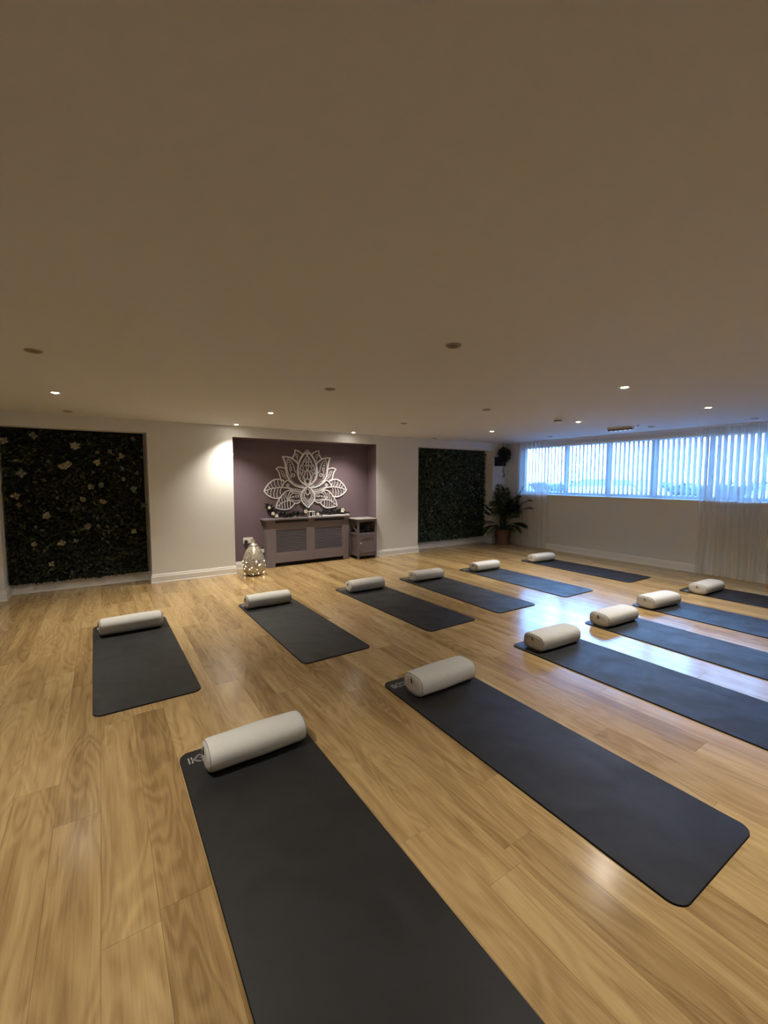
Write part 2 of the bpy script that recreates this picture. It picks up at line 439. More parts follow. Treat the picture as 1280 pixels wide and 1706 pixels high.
# ------------------------------------------------------------------ downlights
M_lens_on = mat('lamp_glowing', (1, 1, 1), 0.5, emit=(1.0, 0.90, 0.72), estr=140)
M_trim = mat('downlight_trim', (0.36, 0.31, 0.25), 0.45, metal=0.3)
M_lens_off = mat('lamp_unlit', (0.05, 0.045, 0.04), 0.3)
def downlight(x, y, lit, label):
    t = empty('downlight', (x, y, CEIL), label=label, cat='ceiling light', group='recessed ceiling downlights')
    r = 0.044
    obj('trim_ring', lathe(B(), [(0.030, -0.0005), (0.030, -0.006), (0.036, -0.010), (r, -0.006), (r+0.002, -0.0005)], 28), M_white if lit else M_trim, t, smooth=True)
    obj('inner_ring', lathe(B(), [(0.030, -0.001), (0.027, -0.0075), (0.023, -0.0015)], 28), M_metal if lit else M_trim, t, smooth=True)
    obj('lens', lathe(B(), [(0.025, -0.001), (0.023, -0.007 if lit else -0.003), (0.015, -0.011 if lit else -0.0035), (0.0, -0.012 if lit else -0.004)], 24), M_lens_on if lit else M_lens_off, t, smooth=True)
    if lit:
        l = bpy.data.lights.new('bulb', 'SPOT'); l.energy = LAMP_W; l.color = LAMP_COL; l.spot_size = math.radians(110); l.spot_blend = 1.0; l.shadow_soft_size = 0.035
        lo = bpy.data.objects.new('bulb', l); C.objects.link(lo); lo.parent = t; lo.location = (0, 0, -0.020)
    return t
XS = [-0.30, 1.65, 3.52, 5.28, 6.75]; YS = [1.92, 3.35, 4.82, 6.17]
for a, (x, y, lab) in enumerate([
    (-0.306, 4.773, 'lit downlight in the ceiling above the left leafy wall panel'),
    (1.648, 4.866, 'lit downlight in the ceiling in front of the left side of the mauve alcove'),
    (1.599, 6.166, 'lit downlight close to the back wall, casting a pool of light left of the alcove'),
    (3.462, 6.175, 'lit downlight close to the back wall above the lotus wall art and corner cabinet'),
    (5.202, 4.80, 'lit downlight in front of the right leafy wall panel'),
    (3.613, 1.909, 'lit downlight nearest the camera, above the front row of mats'),
    (5.281, 3.373, 'lit downlight just right of the smoke detector'),
    (5.364, 1.951, 'lit downlight nearest the right sheer curtain')]):
    downlight(x, y, True, lab)
downlight(-0.30, 1.92, True, 'lit downlight just outside the left edge of the view')
downlight(1.78, 0.36, True, 'lit downlight just outside the right edge, nearly overhead')
downlight(3.6, -0.9, True, 'lit downlight behind the viewer on the right')
for x, y, lab in [(-0.303, 3.312, 'unlit downlight at the far left of the ceiling, above the leftmost mat'),
    (1.697, 1.866, 'unlit downlight with brown ring nearest the camera in the middle of the ceiling'),
    (1.643, 3.329, 'unlit downlight above the back row, left of the ceiling middle'),
    (3.541, 3.351, 'unlit downlight right of the ceiling middle, above the back row of mats'),
    (3.476, 4.798, 'small unlit downlight in front of the corner cabinet'),
    (-0.283, 6.045, 'unlit downlight close to the left leafy wall panel'),
    (5.239, 6.237, 'unlit downlight close to the right leafy wall panel'),
    (6.847, 1.991, 'unlit downlight by the right sheer curtain'),
    (6.673, 3.12, 'unlit downlight beside the emergency light'),
    (6.724, 4.83, 'unlit downlight near the left end of the blind')]:
    downlight(x, y, False, lab)

# ------------------------------------------------------------------ smoke detector, emergency light
t = empty('smoke_detector', (4.856, 3.383, CEIL), label='round white and dark smoke detector on the ceiling near the window', cat='detector')
obj('base', lathe(B(), [(0, -0.0005), (0.052, -0.0005), (0.054, -0.012), (0.050, -0.016), (0, -0.016)], 32), M_white, t, smooth=False)
obj('vent_band', lathe(B(), [(0.046, -0.016), (0.046, -0.032)], 32), M_black, t)
obj('cap', lathe(B(), [(0.049, -0.032), (0.048, -0.040), (0.036, -0.050), (0, -0.052), (0, -0.032), (0.049, -0.032)], 32), M_white, t, smooth=False)
t = empty('emergency_light', (6.41, 3.42, CEIL), label='long grey emergency light fitting on the ceiling in front of the blind', cat='emergency light')
bxo('housing', (-0.045, 0.045, -0.18, 0.18, -0.022, -0.0005), M_white, t, bev=0.004)
bxo('shade', (-0.050, -0.020, -0.185, 0.165, -0.050, -0.022), mat('smoked_plastic', (0.22, 0.21, 0.20), 0.4), t, bev=0.003)
bxo('diffuser', (-0.018, 0.045, -0.175, 0.175, -0.045, -0.022), mat('frosted_diffuser', (0.7, 0.75, 0.8), 0.3), t, bev=0.004)
M_led = mat('led_glow', (1, 1, 1), 0.5, emit=(0.8, 0.93, 1.0), estr=6)
for k in range(5): obj('led', lathe(B(), [(0.009, 0), (0.007, -0.005), (0, -0.006)], 10), M_led, t, loc=(0.0, -0.14+k*0.07, -0.045))
t = empty('cable_clip', (6.38, 3.16, CEIL), label='tiny dark test button on the ceiling beside the emergency light', cat='button')
obj('button', lathe(B(), [(0.014, -0.0005), (0.013, -0.008), (0, -0.010)], 12), M_black, t)

# ------------------------------------------------------------------ yoga mats
def rounded(w_, l_, r, n=7):
    pts = []
    for cx, cy, a0 in ((w_-r, l_-r, 0), (r, l_-r, 90), (r, r, 180), (w_-r, r, 270)):
        for i in range(n+1):
            a = math.radians(a0+90*i/n); pts.append((cx+r*math.cos(a), cy+r*math.sin(a)))
    return pts
TH = 0.008
def mat_mesh(w_, l_):
    bm = B(); e = 0.002
    lo = [bm.verts.new((x, y, 0)) for x, y in rounded(w_, l_, 0.055)]
    md = [bm.verts.new((x, y, TH-e)) for x, y in rounded(w_, l_, 0.055)]
    up_ = [bm.verts.new((min(max(x, e), w_-e), min(max(y, e), l_-e), TH)) for x, y in rounded(w_, l_, 0.055)]
    n = len(lo)
    for i in range(n):
        j = (i+1) % n
        f = bm.faces.new((lo[i], lo[j], md[j], md[i])); f.material_index = 1
        f = bm.faces.new((md[i], md[j], up_[j], up_[i])); f.material_index = 1
    bm.faces.new(up_); bm.faces.new(lo[::-1]); return bm
def ribbon(bm, pts, wd, closed=False, y0=None, y1=None, z0=0.0, z1=0.0004, plane='XY', mirror=None):
    """flat strip of width wd along pts; plane XY (thickness in z) or XZ (thickness in y)"""
    n = len(pts); L_ = []; R_ = []
    for i in range(n):
        if closed: a, b = pts[i-1], pts[(i+1) % n]
        else: a, b = pts[max(i-1, 0)], pts[min(i+1, n-1)]
        dx, dy = b[0]-a[0], b[1]-a[1]; q = math.hypot(dx, dy) or 1; nx_, ny_ = -dy/q*wd/2, dx/q*wd/2
        L_.append((pts[i][0]+nx_, pts[i][1]+ny_)); R_.append((pts[i][0]-nx_, pts[i][1]-ny_))
    def v(p, z): return bm.verts.new((p[0], p[1], z) if plane == 'XY' else (p[0], z, p[1]))
    q = [[v(p, z) for p in P] for z in (z0, z1) for P in (L_, R_)]
    a, b, c, d = q
    m_ = n if closed else n-1
    for i in range(m_):
        j = (i+1) % n
        bm.faces.new((c[i], c[j], d[j], d[i])); bm.faces.new((a[i], b[i], b[j], a[j]))
        bm.faces.new((a[i], a[j], c[j], c[i])); bm.faces.new((b[i], d[i], d[j], b[j]))
    if not closed:
        bm.faces.new((a[0], c[0], d[0], b[0])); bm.faces.new((a[-1], b[-1], d[-1], c[-1]))
    return bm
def disc(bm, x, y, r, z0, z1, n=10, plane='XY'):
    def v(a, b, z): return bm.verts.new((a, b, z) if plane == 'XY' else (a, z, b))
    lo = [v(x+r*math.cos(2*PI*i/n), y+r*math.sin(2*PI*i/n), z0) for i in range(n)]
    hi = [v(x+r*math.cos(2*PI*i/n), y+r*math.sin(2*PI*i/n), z1) for i in range(n)]
    for i in range(n):
        j = (i+1) % n; bm.faces.new((lo[i], lo[j], hi[j], hi[i]))
    bm.faces.new(hi); bm.faces.new(lo[::-1])
def logo_bm():     # K with doubled strokes and a petalled ring beside it, origin at the mat's top-left corner
    bm = B(); h = 0.052
    def R_(pts, wd): ribbon(bm, pts, wd)
    x0, y0 = 0.038, -0.105
    R_([(x0, y0), (x0, y0+h)], 0.006)
    R_([(x0+0.014, y0), (x0+0.014, y0+h*0.40)], 0.006); R_([(x0+0.014, y0+h*0.60), (x0+0.014, y0+h)], 0.006)
    for d in (0, 0.009):
        R_([(x0+0.015+d, y0+h*0.46), (x0+0.046+d, y0+h*1.08)], 0.0026)
        R_([(x0+0.015+d, y0+h*0.50), (x0+0.044+d, y0-h*0.02)], 0.0026)
    R_([(x0+0.046, y0+h*1.08), (x0+0.060, y0+h*1.08)], 0.0026); R_([(x0+0.044, y0-h*0.02), (x0+0.060, y0+h*0.02)], 0.0026)
    cx, cy = x0+0.078, y0+h*0.52
    R_([(cx+0.016*math.cos(a), cy+0.016*math.sin(a)) for a in [2*PI*i/20 for i in range(21)]], 0.003)
    for k in range(8):
        a = 2*PI*k/8
        p = [(cx+math.cos(a-.3)*.018, cy+math.sin(a-.3)*.018), (cx+math.cos(a)*.030, cy+math.sin(a)*.030), (cx+math.cos(a+.3)*.018, cy+math.sin(a+.3)*.018)]
        R_(p, 0.0028)
    return bm
logo_me = None
def yoga_mat(x0, x1, ytop, ang, length, label, row):
    global logo_me
    o = obj('yoga_mat', mat_mesh(x1-x0, length), [M_mat, M_mated])
    for v in o.data.vertices: v.co.y -= length            # origin at the far left corner
    o.location = (x0, ytop, 0.0); o.rotation_euler = (0, 0, ang)
    tag(o, label, 'yoga mat', row)
    if logo_me is None: l = obj('logo', logo_bm(), M_logo, o); logo_me = l.data
    else: l = obj('logo', logo_me, None, o)
    l.location = (0, 0, TH)
    l['label'] = 'pale grey printed letter and petalled ring'
    return o
FR, BK = 'near row of yoga mats', 'far row of yoga mats'
MATS = dict(
 A=(0.265, 0.887, 2.292, 0.004, 1.845, 'charcoal yoga mat nearest the camera, running off the bottom of the view', FR),
 B=(1.540, 2.145, 2.368, -0.015, 1.83, 'charcoal yoga mat with all four corners, scuffed middle, second in near row', FR),
 C=(2.825, 3.440, 2.345, -0.004, 1.83, 'dark mat third in the near row, lying across the blue floor reflection', FR),
 D=(3.860, 4.465, 2.345, -0.028, 1.83, 'dark mat in near row right of the long blue floor reflection, two before the last', FR),
 E=(4.850, 5.462, 2.395, -0.008, 1.83, 'dark mat in near row, last but one towards the right sheer curtain', FR),
 F=(5.990, 6.600, 2.395, -0.010, 1.83, 'dark mat at the end of the near row, closest to right sheer curtain', FR),
 G=(-0.124, 0.480, 4.785, 0.012, 1.84, 'black mat alone on the left, in front of the left leafy wall panel', BK),
 H=(1.203, 1.810, 4.790, 0.008, 1.84, 'black mat in far row in front of the silver glass lamp', BK),
 I=(2.402, 3.020, 4.800, 0.026, 1.84, 'black mat in far row in front of the louvred radiator cover', BK),
 J=(3.412, 4.022, 4.825, -0.010, 1.84, 'black mat in far row in front of the corner cabinet', BK),
 K=(4.535, 5.143, 4.815, -0.007, 1.84, 'blue-tinted mat in far row in front of the right leafy wall panel', BK),
 L=(5.916, 6.525, 4.775, -0.014, 1.84, 'blue-tinted mat at the far right corner, nearest the potted palm', BK))
for k, v in MATS.items(): yoga_mat(*v)

# ------------------------------------------------------------------ bolsters
def bolster(cx, cy, ang, L_, w_, h_, ex, label, row, seed, slit=True):
    r = random.Random(seed)
    t = empty('bolster', (cx, cy, TH), ang, label=label, cat='bolster', group=row)
    n = 32
    def ring(s, sc_, lift=0.0, wob=0.0):
        P = []
        for i in range(n):
            a = 2*PI*i/n; c, q = math.cos(a), math.sin(a)
            yy = math.copysign(abs(c)**(2/ex), c)*w_/2*sc_; zz = math.copysign(abs(q)**(2/ex), q)*h_/2*sc_
            k = 1+wob*math.sin(3*a+seed)+wob*.7*math.sin(7*a+2*seed)
            z = h_/2 + zz*k
            P.append((s, yy*k, max(z, 0.0)+lift))
        return P
    bm = B(); rings = []
    us = [-1, -.975, -.93, -.86, -.7, -.5, -.25, 0, .25, .5, .7, .86, .93, .975, 1]
    for u in us:
        s = u*L_/2
        f = 1.0 - 0.045*abs(u)**2.5 + 0.010*math.sin(5*u+seed)
        f -= {1: .060, .975: .028, .93: .010}.get(abs(u), 0)
        rings.append([bm.verts.new(p) for p in ring(s, f, wob=0.007)])
        for v in rings[-1]:
            if v.co.z < h_*0.10: v.co.z = max(0.0, v.co.z - (1-f)*h_*0.5)
    for a, b in zip(rings, rings[1:]):
        for i in range(n):
            jn = (i+1) % n; bm.faces.new((a[i], a[jn], b[jn], b[i]))
    obj('body', bm, M_bol, t, smooth=True)
    for sgn in (-1, 1):
        bm = B(); prev = None
        for sc_, out in ((0.888, 0.0), (0.84, 0.006), (0.70, 0.012), (0.45, 0.015), (0.2, 0.013)):
            P = ring(sgn*(L_/2-0.001+out), sc_, wob=0.012)
            cur = [bm.verts.new(p) for p in P]
            if prev:
                for i in range(n):
                    jn = (i+1) % n; bm.faces.new((prev[i], prev[jn], cur[jn], cur[i]))
            prev = cur
        c = bm.verts.new((sgn*(L_/2+0.010), 0, h_/2))
        for i in range(n): bm.faces.new((prev[i], prev[(i+1) % n], c))
        obj('end_cap', bm, M_bolcap, t, smooth=True)
        P = ring(sgn*(L_/2), 0.895, wob=0.007)
        bm = B(); tube(bm, P+[P[0]], 0.0026, 5, caps=False); obj('piping', bm, M_pipe, t, smooth=True)
        bm = B()
        x_ = sgn*(L_/2+0.0125)
        pts = [(x_+sgn*0.0015, 0.006, h_*0.84), (x_+sgn*0.004, 0.0, h_*0.70), (x_+sgn*0.0045, -0.004, h_*0.58)]
        tube(bm, pts, [0.0015, 0.0042, 0.002], 6); obj('end_slit', bm, M_dark, t)
    return t
FB, BB_ = 'bolsters on the near row of mats', 'bolsters on the far row of mats'
BOL = [
 (0.605, 2.105, 0.010, 0.475, 0.190, 0.138, 2.25, 'large round pale grey bolster on the mat nearest the camera', FB),
 (1.868, 2.140, 0.020, 0.470, 0.210, 0.135, 2.9, 'pale beige flattened bolster on the scuffed four-cornered mat', FB),
 (3.130, 2.165, -0.05, 0.470, 0.215, 0.132, 3.2, 'boxy beige bolster with orange floor reflection below, third mat', FB),
 (4.130, 2.185, -0.06, 0.480, 0.215, 0.132, 3.2, 'boxy beige bolster with puckered slit, lying left of blue sheen on the fourth mat', FB),
 (5.095, 2.215, -0.12, 0.480, 0.215, 0.135, 3.2, 'boxy pale bolster in the near row, last but one before the right curtain', FB),
 (6.235, 2.175, -0.04, 0.480, 0.215, 0.125, 3.0, 'flat pale bluish bolster at the curtain end of the near row', FB),
 (0.178, 4.500, 0.030, 0.480, 0.190, 0.145, 2.3, 'long white-grey bolster on the leftmost far mat', BB_),
 (1.485, 4.590, 0.010, 0.470, 0.190, 0.140, 2.3, 'pale grey bolster on far mat in front of the silver glass lamp', BB_),
 (2.725, 4.570, -0.02, 0.470, 0.190, 0.138, 2.4, 'pale grey bolster on far mat in front of the louvred radiator cover', BB_),
 (3.720, 4.580, -0.03, 0.480, 0.190, 0.132, 2.6, 'pale bolster on far mat in front of the corner cabinet', BB_),
 (4.870, 4.575, -0.03, 0.480, 0.190, 0.132, 2.6, 'pale bolster on far mat in front of the right leafy panel', BB_),
 (6.190, 4.545, -0.05, 0.490, 0.190, 0.132, 2.6, 'pale bolster on far mat nearest the potted palm', BB_)]
for i, b in enumerate(BOL): bolster(*b, seed=i+1)

# ------------------------------------------------------------------ leafy wall panels
def leaf_cloud(bm, x0, x1, z0, z1, yf, n, rr, mi_w, size):
    for _ in range(n):
        x, z = rr.uniform(x0+.02, x1-.02), rr.uniform(z0+.015, z1-.02); y = yf + rr.uniform(-0.022, 0.03)
        l = rr.uniform(*size); wv = l*rr.uniform(.35, .6)
        d = Vector((rr.uniform(-1, 1), rr.uniform(-.9, .1), rr.uniform(-1, .7))).normalized()
        s = d.cross(Vector((rr.uniform(-.4, .4), -1, rr.uniform(-.4, .4)))).normalized()
        nn = d.cross(s).normalized()
        c = Vector((x, y, z)); p = [c-d*l/2, c+s*wv/2-nn*l*.06, c+d*l/2, c-s*wv/2-nn*l*.06, c+nn*l*.05]
        p = [Vector((min(max(q.x, x0), x1), min(q.y, yf+0.05), min(max(q.z, z0-0.01), z1-0.001))) for q in p]
        v = [bm.verts.new(q) for q in p]
        k = rr.choices((0, 1, 2), mi_w)[0]
        for a, b in ((0, 1), (1, 2), (2, 3), (3, 0)):
            f = bm.faces.new((v[a], v[b], v[4])); f.material_index = k
def bloom(parent, x, y, z, r, m, rr):
    bm = B(); n = rr.choice((4, 5, 6)); a0 = rr.uniform(0, 6)
    for k in range(n):
        a = a0+2*PI*k/n + rr.uniform(-.2, .2); l = r*rr.uniform(.75, 1.1); u = Vector((math.cos(a), 0, math.sin(a))); s = Vector((-math.sin(a), 0, math.cos(a)))
        o_ = Vector((0, -.012, 0)); f_ = rr.uniform(-.5, .2)*l
        v = [bm.verts.new(q) for q in (Vector((0, 0, 0)), u*l*.5+s*l*.42+o_, u*l+Vector((0, f_, 0)), u*l*.5-s*l*.42+o_, u*l*.55+Vector((0, -.02, 0)))]
        for i, j in ((0, 1), (1, 2), (2, 3), (3, 0)): bm.faces.new((v[i], v[j], v[4]))
    o = obj('flower', bm, m, parent); o.location = (x, y, z); return o
def green_panel(x0, x1, z0, z1, label, seed, nleaf, wts, nb, size, spots=(), mats=None):
    rr = random.Random(seed); yf = YR-0.075
    t = empty('foliage_panel', ((x0+x1)/2, YR, z0), label=label, cat='plant wall', group='artificial leaf wall panels')
    cx, cz = (x0+x1)/2, z0
    bxo('backing', (x0-cx+.01, x1-cx-.01, -0.055, -0.002, 0.012, z1-z0), M_back, t)
    bm = B(); leaf_cloud(bm, x0-cx, x1-cx, 0, z1-z0, -0.080, nleaf, rr, wts, size)
    o = obj('leaves', bm, mats or [M_leafA, M_leafB, M_leafC], t); o['kind'] = 'stuff'
    for (x, z, r, c) in spots: bloom(t, x-cx, -0.108, z-cz, r*1.15, (M_bloom, M_bloom2)[c], rr)
    for _ in range(nb):
        bloom(t, rr.uniform(x0+.08, x1-.08)-cx, -0.100, rr.uniform(0.08, z1-z0-.08), rr.uniform(.022, .036), M_bloom2, rr)
def s2w(px, py):   # zoom-crop spots of the left panel -> x, z on the panel
    return GL0 + (px-20)/(790-20)*(GL1-GL0), 0.115 + (905-py*1.0)/(905-80)*1.88
SP = [(50, 150, .045, 0), (185, 118, .05, 1), (390, 165, .05, 0), (330, 275, .055, 0), (355, 262, .04, 0), (505, 250, .045, 0), (645, 215, .042, 0), (712, 112, .035, 1), (118, 315, .05, 1),
      (465, 385, .04, 1), (522, 378, .035, 1), (705, 400, .045, 1), (85, 430, .045, 0), (418, 455, .035, 0), (528, 472, .042, 0), (225, 540, .05, 0), (435, 605, .045, 1), (695, 648, .038, 0),
      (155, 688, .035, 0), (297, 690, .045, 0), (235, 800, .036, 0), (645, 285, .03, 1), (730, 310, .03, 1), (760, 500, .03, 1), (650, 345, .03, 1), (370, 685, .03, 1)]
green_panel(GL0+0.004, GL1-0.02, 0.115, HEAD-0.002, 'dark artificial leaf wall panel on the left with scattered faded cream flowers', 11, 5200, (5, 7, 0.9), 8, (0.045, 0.085),
            [(*s2w(a, b), r, c) for a, b, r, c in SP])
green_panel(GR0+0.004, GR1-0.004, 0.135, HEAD-0.002, 'deep green artificial leaf wall panel in the right recess beside the palm', 12, 7000, (9, 4, 1.0), 30, (0.045, 0.08), mats=[mat('artificial_leaf_bottle_green', (.034, .070, .048), .38), mat('artificial_leaf_dark_green', (.014, .034, .022), .5), mat('artificial_leaf_soft_grey_green', (.13, .16, .13), .5)])  # three leaf colours, picked at random leaf by leaf

# ------------------------------------------------------------------ lotus wall art (traced in plan units, symmetric about its axis)
lot = empty('lotus_wall_art', (2.868, YR-0.004, 0.905), label='large white cut-out lotus flower wall art on the mauve alcove wall', cat='wall art')
S = 0.00131      # metres per drawing unit
AX, BY = 657, 842
def P2(pts, mir): return [((-(AX-x) if not mir else (AX-x))*S, (BY-y)*S*0.985) for x, y in pts]
def lpart(name, strokes, dots=(), depth=(0.006, 0.020), mirror=True, fills=(), label=None):
    for mir in ((False, True) if mirror else (False,)):
        bm = B()
        for pts, wd in strokes:
            q = P2(pts, mir); q = catmull(q, 5) if len(q) > 2 else q
            ribbon(bm, q, wd*S, z0=-depth[0], z1=-depth[1], plane='XZ')
            for e in (q[0], q[-1]): disc(bm, e[0], e[1], wd*S*0.48, -depth[0]-.0002, -depth[1]+.0003, 8, 'XZ')
        for x, y, r in dots:
            q = P2([(x, y)], mir)[0]; disc(bm, q[0], q[1], r*S, -depth[0], -depth[1]-0.001, 8, 'XZ')
        for poly in fills:
            q = P2(poly, mir)
            lo = [bm.verts.new((x, -depth[0], z)) for x, z in q]; hi = [bm.verts.new((x, -depth[1], z)) for x, z in q]
            bm.faces.new(lo); bm.faces.new(hi[::-1])
            for i in range(len(q)):
                j = (i+1) % len(q); bm.faces.new((lo[i], lo[j], hi[j], hi[i]))
        obj(name, bm, M_lotus, lot)
def loop(cx, cy, w_, h_, rot=0):
    return [(cx+w_*math.sin(a)*math.cos(rot)-h_*math.cos(a)*math.sin(rot), cy-h_*math.cos(a)*math.cos(rot)-w_*math.sin(a)*math.sin(rot)) for a in [2*PI*i/8 for i in range(9)]]
def spiral(cx, cy, r0, turns, a0, sg=1):
    return [(cx+r0*(1-0.75*i/12)*math.cos(a0+sg*turns*2*PI*i/12), cy+r0*(1-0.75*i/12)*math.sin(a0+sg*turns*2*PI*i/12)) for i in range(13)]
# centre petal: both halves in one mesh
cl = [(655, 95), (604, 150), (560, 220), (534, 300), (526, 380), (543, 452), (588, 512), (655, 556)]
mirp = lambda P: [(2*AX-x, y) for x, y in P]
def arch(cx, cy, w_, h_): return [(cx-w_, cy+h_*.55), (cx-w_*.85, cy), (cx, cy-h_), (cx+w_*.85, cy), (cx+w_, cy+h_*.55)]
st = [(cl, 20), (mirp(cl), 20)]
il = [(655, 160), (622, 205), (600, 245), (590, 270), (570, 290), (560, 320), (548, 350), (546, 385), (552, 410)]
st += [(il, 6), (mirp(il), 6)]
for cx, cy, w_, h_ in ((657, 205, 24, 42), (657, 232, 16, 26), (657, 285, 26, 44), (657, 300, 12, 20), (620, 268, 22, 36), (694, 268, 22, 36), (622, 320, 24, 38), (692, 320, 24, 38), (582, 320, 20, 34), (732, 320, 20, 34),
                        (578, 375, 22, 38), (736, 375, 22, 38), (608, 385, 20, 36), (706, 385, 20, 36), (578, 395, 10, 18), (736, 395, 10, 18), (580, 435, 18, 30), (734, 435, 18, 30), (604, 450, 16, 32), (710, 450, 16, 32)):
    st.append((arch(cx, cy, w_, h_), 4))
td = [(657, 335), (630, 375), (612, 430), (610, 480), (626, 520), (655, 545)]
st += [(td, 9), (mirp(td), 9), ([(657, 350), (657, 455)], 7), (loop(657, 492, 30, 33), 8)]
lpart('centre_petal', st, fills=[[(655, 88), (622, 132), (645, 156), (657, 150), (669, 156), (692, 132)]], depth=(0.006, 0.024), mirror=False)
# bottom petal
bl_ = [(655, 562), (604, 600), (570, 650), (564, 706), (590, 765), (630, 806), (657, 836)]
b2 = [(645, 600), (618, 640), (608, 680), (620, 712), (640, 735), (657, 760)]
b3 = [(648, 590), (632, 620), (636, 650), (657, 672)]
b4 = [(602, 625), (588, 670), (590, 715), (615, 755), (657, 800)]
lpart('bottom_petal', [(bl_, 17), (mirp(bl_), 17), (b2, 8), (mirp(b2), 8), (b3, 7), (mirp(b3), 7), (b4, 5), (mirp(b4), 5)],
      dots=[(600, 712, 6), (612, 732, 7), (628, 750, 7), (645, 768, 7), (714, 712, 6), (702, 732, 7), (686, 750, 7), (669, 768, 7), (657, 790, 8)], mirror=False, depth=(0.006, 0.026))
lpart('upper_petal', [([(605, 165), (585, 140), (545, 112), (492, 98)], 15), ([(492, 98), (494, 135), (478, 170), (460, 200)], 15), ([(528, 240), (524, 190)], 6), (loop(521, 168, 12, 22), 6)], depth=(0.006, 0.014))
lpart('large_petal', [([(334, 188), (362, 250), (373, 330), (388, 410), (422, 480), (482, 538), (560, 566), (640, 572)], 17),
      ([(334, 188), (400, 188), (452, 204), (500, 236), (530, 268)], 16), ([(395, 215), (388, 300), (404, 390), (444, 468), (504, 528), (590, 556)], 6),
      ([(402, 208), (448, 248), (478, 310), (494, 370), (520, 385)], 7), (spiral(470, 420, 30, 1.2, 2.6, 1), 8), ([(440, 430), (442, 460), (470, 500), (520, 535), (600, 552)], 9), (loop(436, 335, 12, 24), 6), ([(436, 358), (437, 415)], 5)],
      dots=[(408, 232, 5), (416, 256, 7), (427, 288, 9)], depth=(0.006, 0.019))
lpart('small_petal', [([(250, 336), (288, 317), (330, 320), (366, 332)], 13), ([(250, 336), (280, 370), (296, 420), (312, 470), (345, 480)], 14), ([(312, 360), (322, 400), (350, 440), (388, 466)], 6),
      ([(312, 360), (342, 375), (360, 410), (388, 440)], 5)], dots=[(338, 402, 4), (350, 420, 5), (362, 436, 4)], depth=(0.006, 0.013))
def ribs(m0, m1, up_pts, lo_pts): return [([a, b], 6) for a, b in list(zip(m0, up_pts)) + list(zip(m1, lo_pts))]
mid = [(97, 612), (150, 592), (200, 580), (260, 570), (320, 566)]
def bez(a, b, bow): mx, my = (a[0]+b[0])/2+bow[0], (a[1]+b[1])/2+bow[1]; return ([a, (mx, my), b], 6)
lpart('outer_leaf', [([(97, 612), (130, 552), (190, 492), (250, 468), (310, 474), (345, 495)], 14), ([(97, 612), (140, 660), (200, 694), (260, 703), (300, 690)], 14), (mid, 10),
      bez((175, 586), (150, 548), (-4, -4)), bez((215, 578), (185, 515), (-8, 0)), bez((255, 572), (225, 490), (-10, 0)), bez((295, 568), (270, 480), (-10, 0)), bez((325, 560), (312, 482), (-8, 0)),
      bez((150, 592), (140, 640), (-6, 6)), bez((195, 582), (180, 672), (-10, 4)), bez((235, 576), (222, 690), (-12, 4)), bez((275, 570), (262, 700), (-12, 4)), bez((312, 568), (300, 650), (-8, 4))], depth=(0.006, 0.016))
lpart('side_petal', [([(312, 572), (350, 508), (402, 480), (455, 500)], 13), ([(402, 482), (450, 524), (520, 562), (620, 586)], 10), ([(312, 568), (400, 578), (470, 612), (560, 626), (620, 610)], 14),
      (spiral(398, 543, 22, 1.1, 2.8, 1), 8), ([(376, 548), (430, 582), (520, 602), (610, 604)], 6)], dots=[(430, 570, 4), (452, 578, 4), (475, 584, 5), (498, 588, 5), (522, 592, 5), (548, 594, 4)], depth=(0.006, 0.021))
lpart('lower_leaf', [([(238, 824), (262, 750), (300, 690), (350, 634), (400, 610), (440, 612)], 13), ([(238, 824), (320, 844), (400, 843), (450, 812), (480, 775)], 13), ([(238, 824), (310, 764), (385, 738)], 9),
      ([(440, 612), (402, 660), (386, 738)], 8), ([(386, 738), (440, 742), (484, 772)], 9),
      bez((300, 775), (288, 730), (-4, 0)), bez((330, 756), (316, 690), (-8, 2)), bez((362, 744), (350, 650), (-12, 6)), bez((385, 720), (375, 640), (-10, 4)),
      bez((290, 785), (290, 826), (-3, 0)), bez((320, 762), (322, 832), (-4, 0)), bez((355, 748), (358, 836), (-4, 0)), bez((390, 742), (394, 836), (-4, 0)), bez((425, 742), (428, 822), (-3, 0))], depth=(0.006, 0.017))
lpart('lower_petal', [([(430, 616), (480, 642), (555, 650)], 12), ([(400, 728), (418, 690), (440, 655), (480, 642)], 8), ([(480, 772), (525, 770), (560, 742)], 13), ([(400, 730), (440, 726), (500, 742), (552, 730)], 7),
      (loop(512, 684, 12, 24, 1.35), 6), ([(535, 676), (555, 660)], 5)], dots=[(416, 708, 5), (434, 698, 8), (462, 690, 11)], depth=(0.006, 0.0185))
bm = B()
for x, z in ((-0.12, 0.35), (0.12, 0.35), (0, 0.65)): disc(bm, x, z, 0.010, 0.0, -0.0065, 8, 'XZ')
obj('wall_spacer', bm, M_lotus, lot)

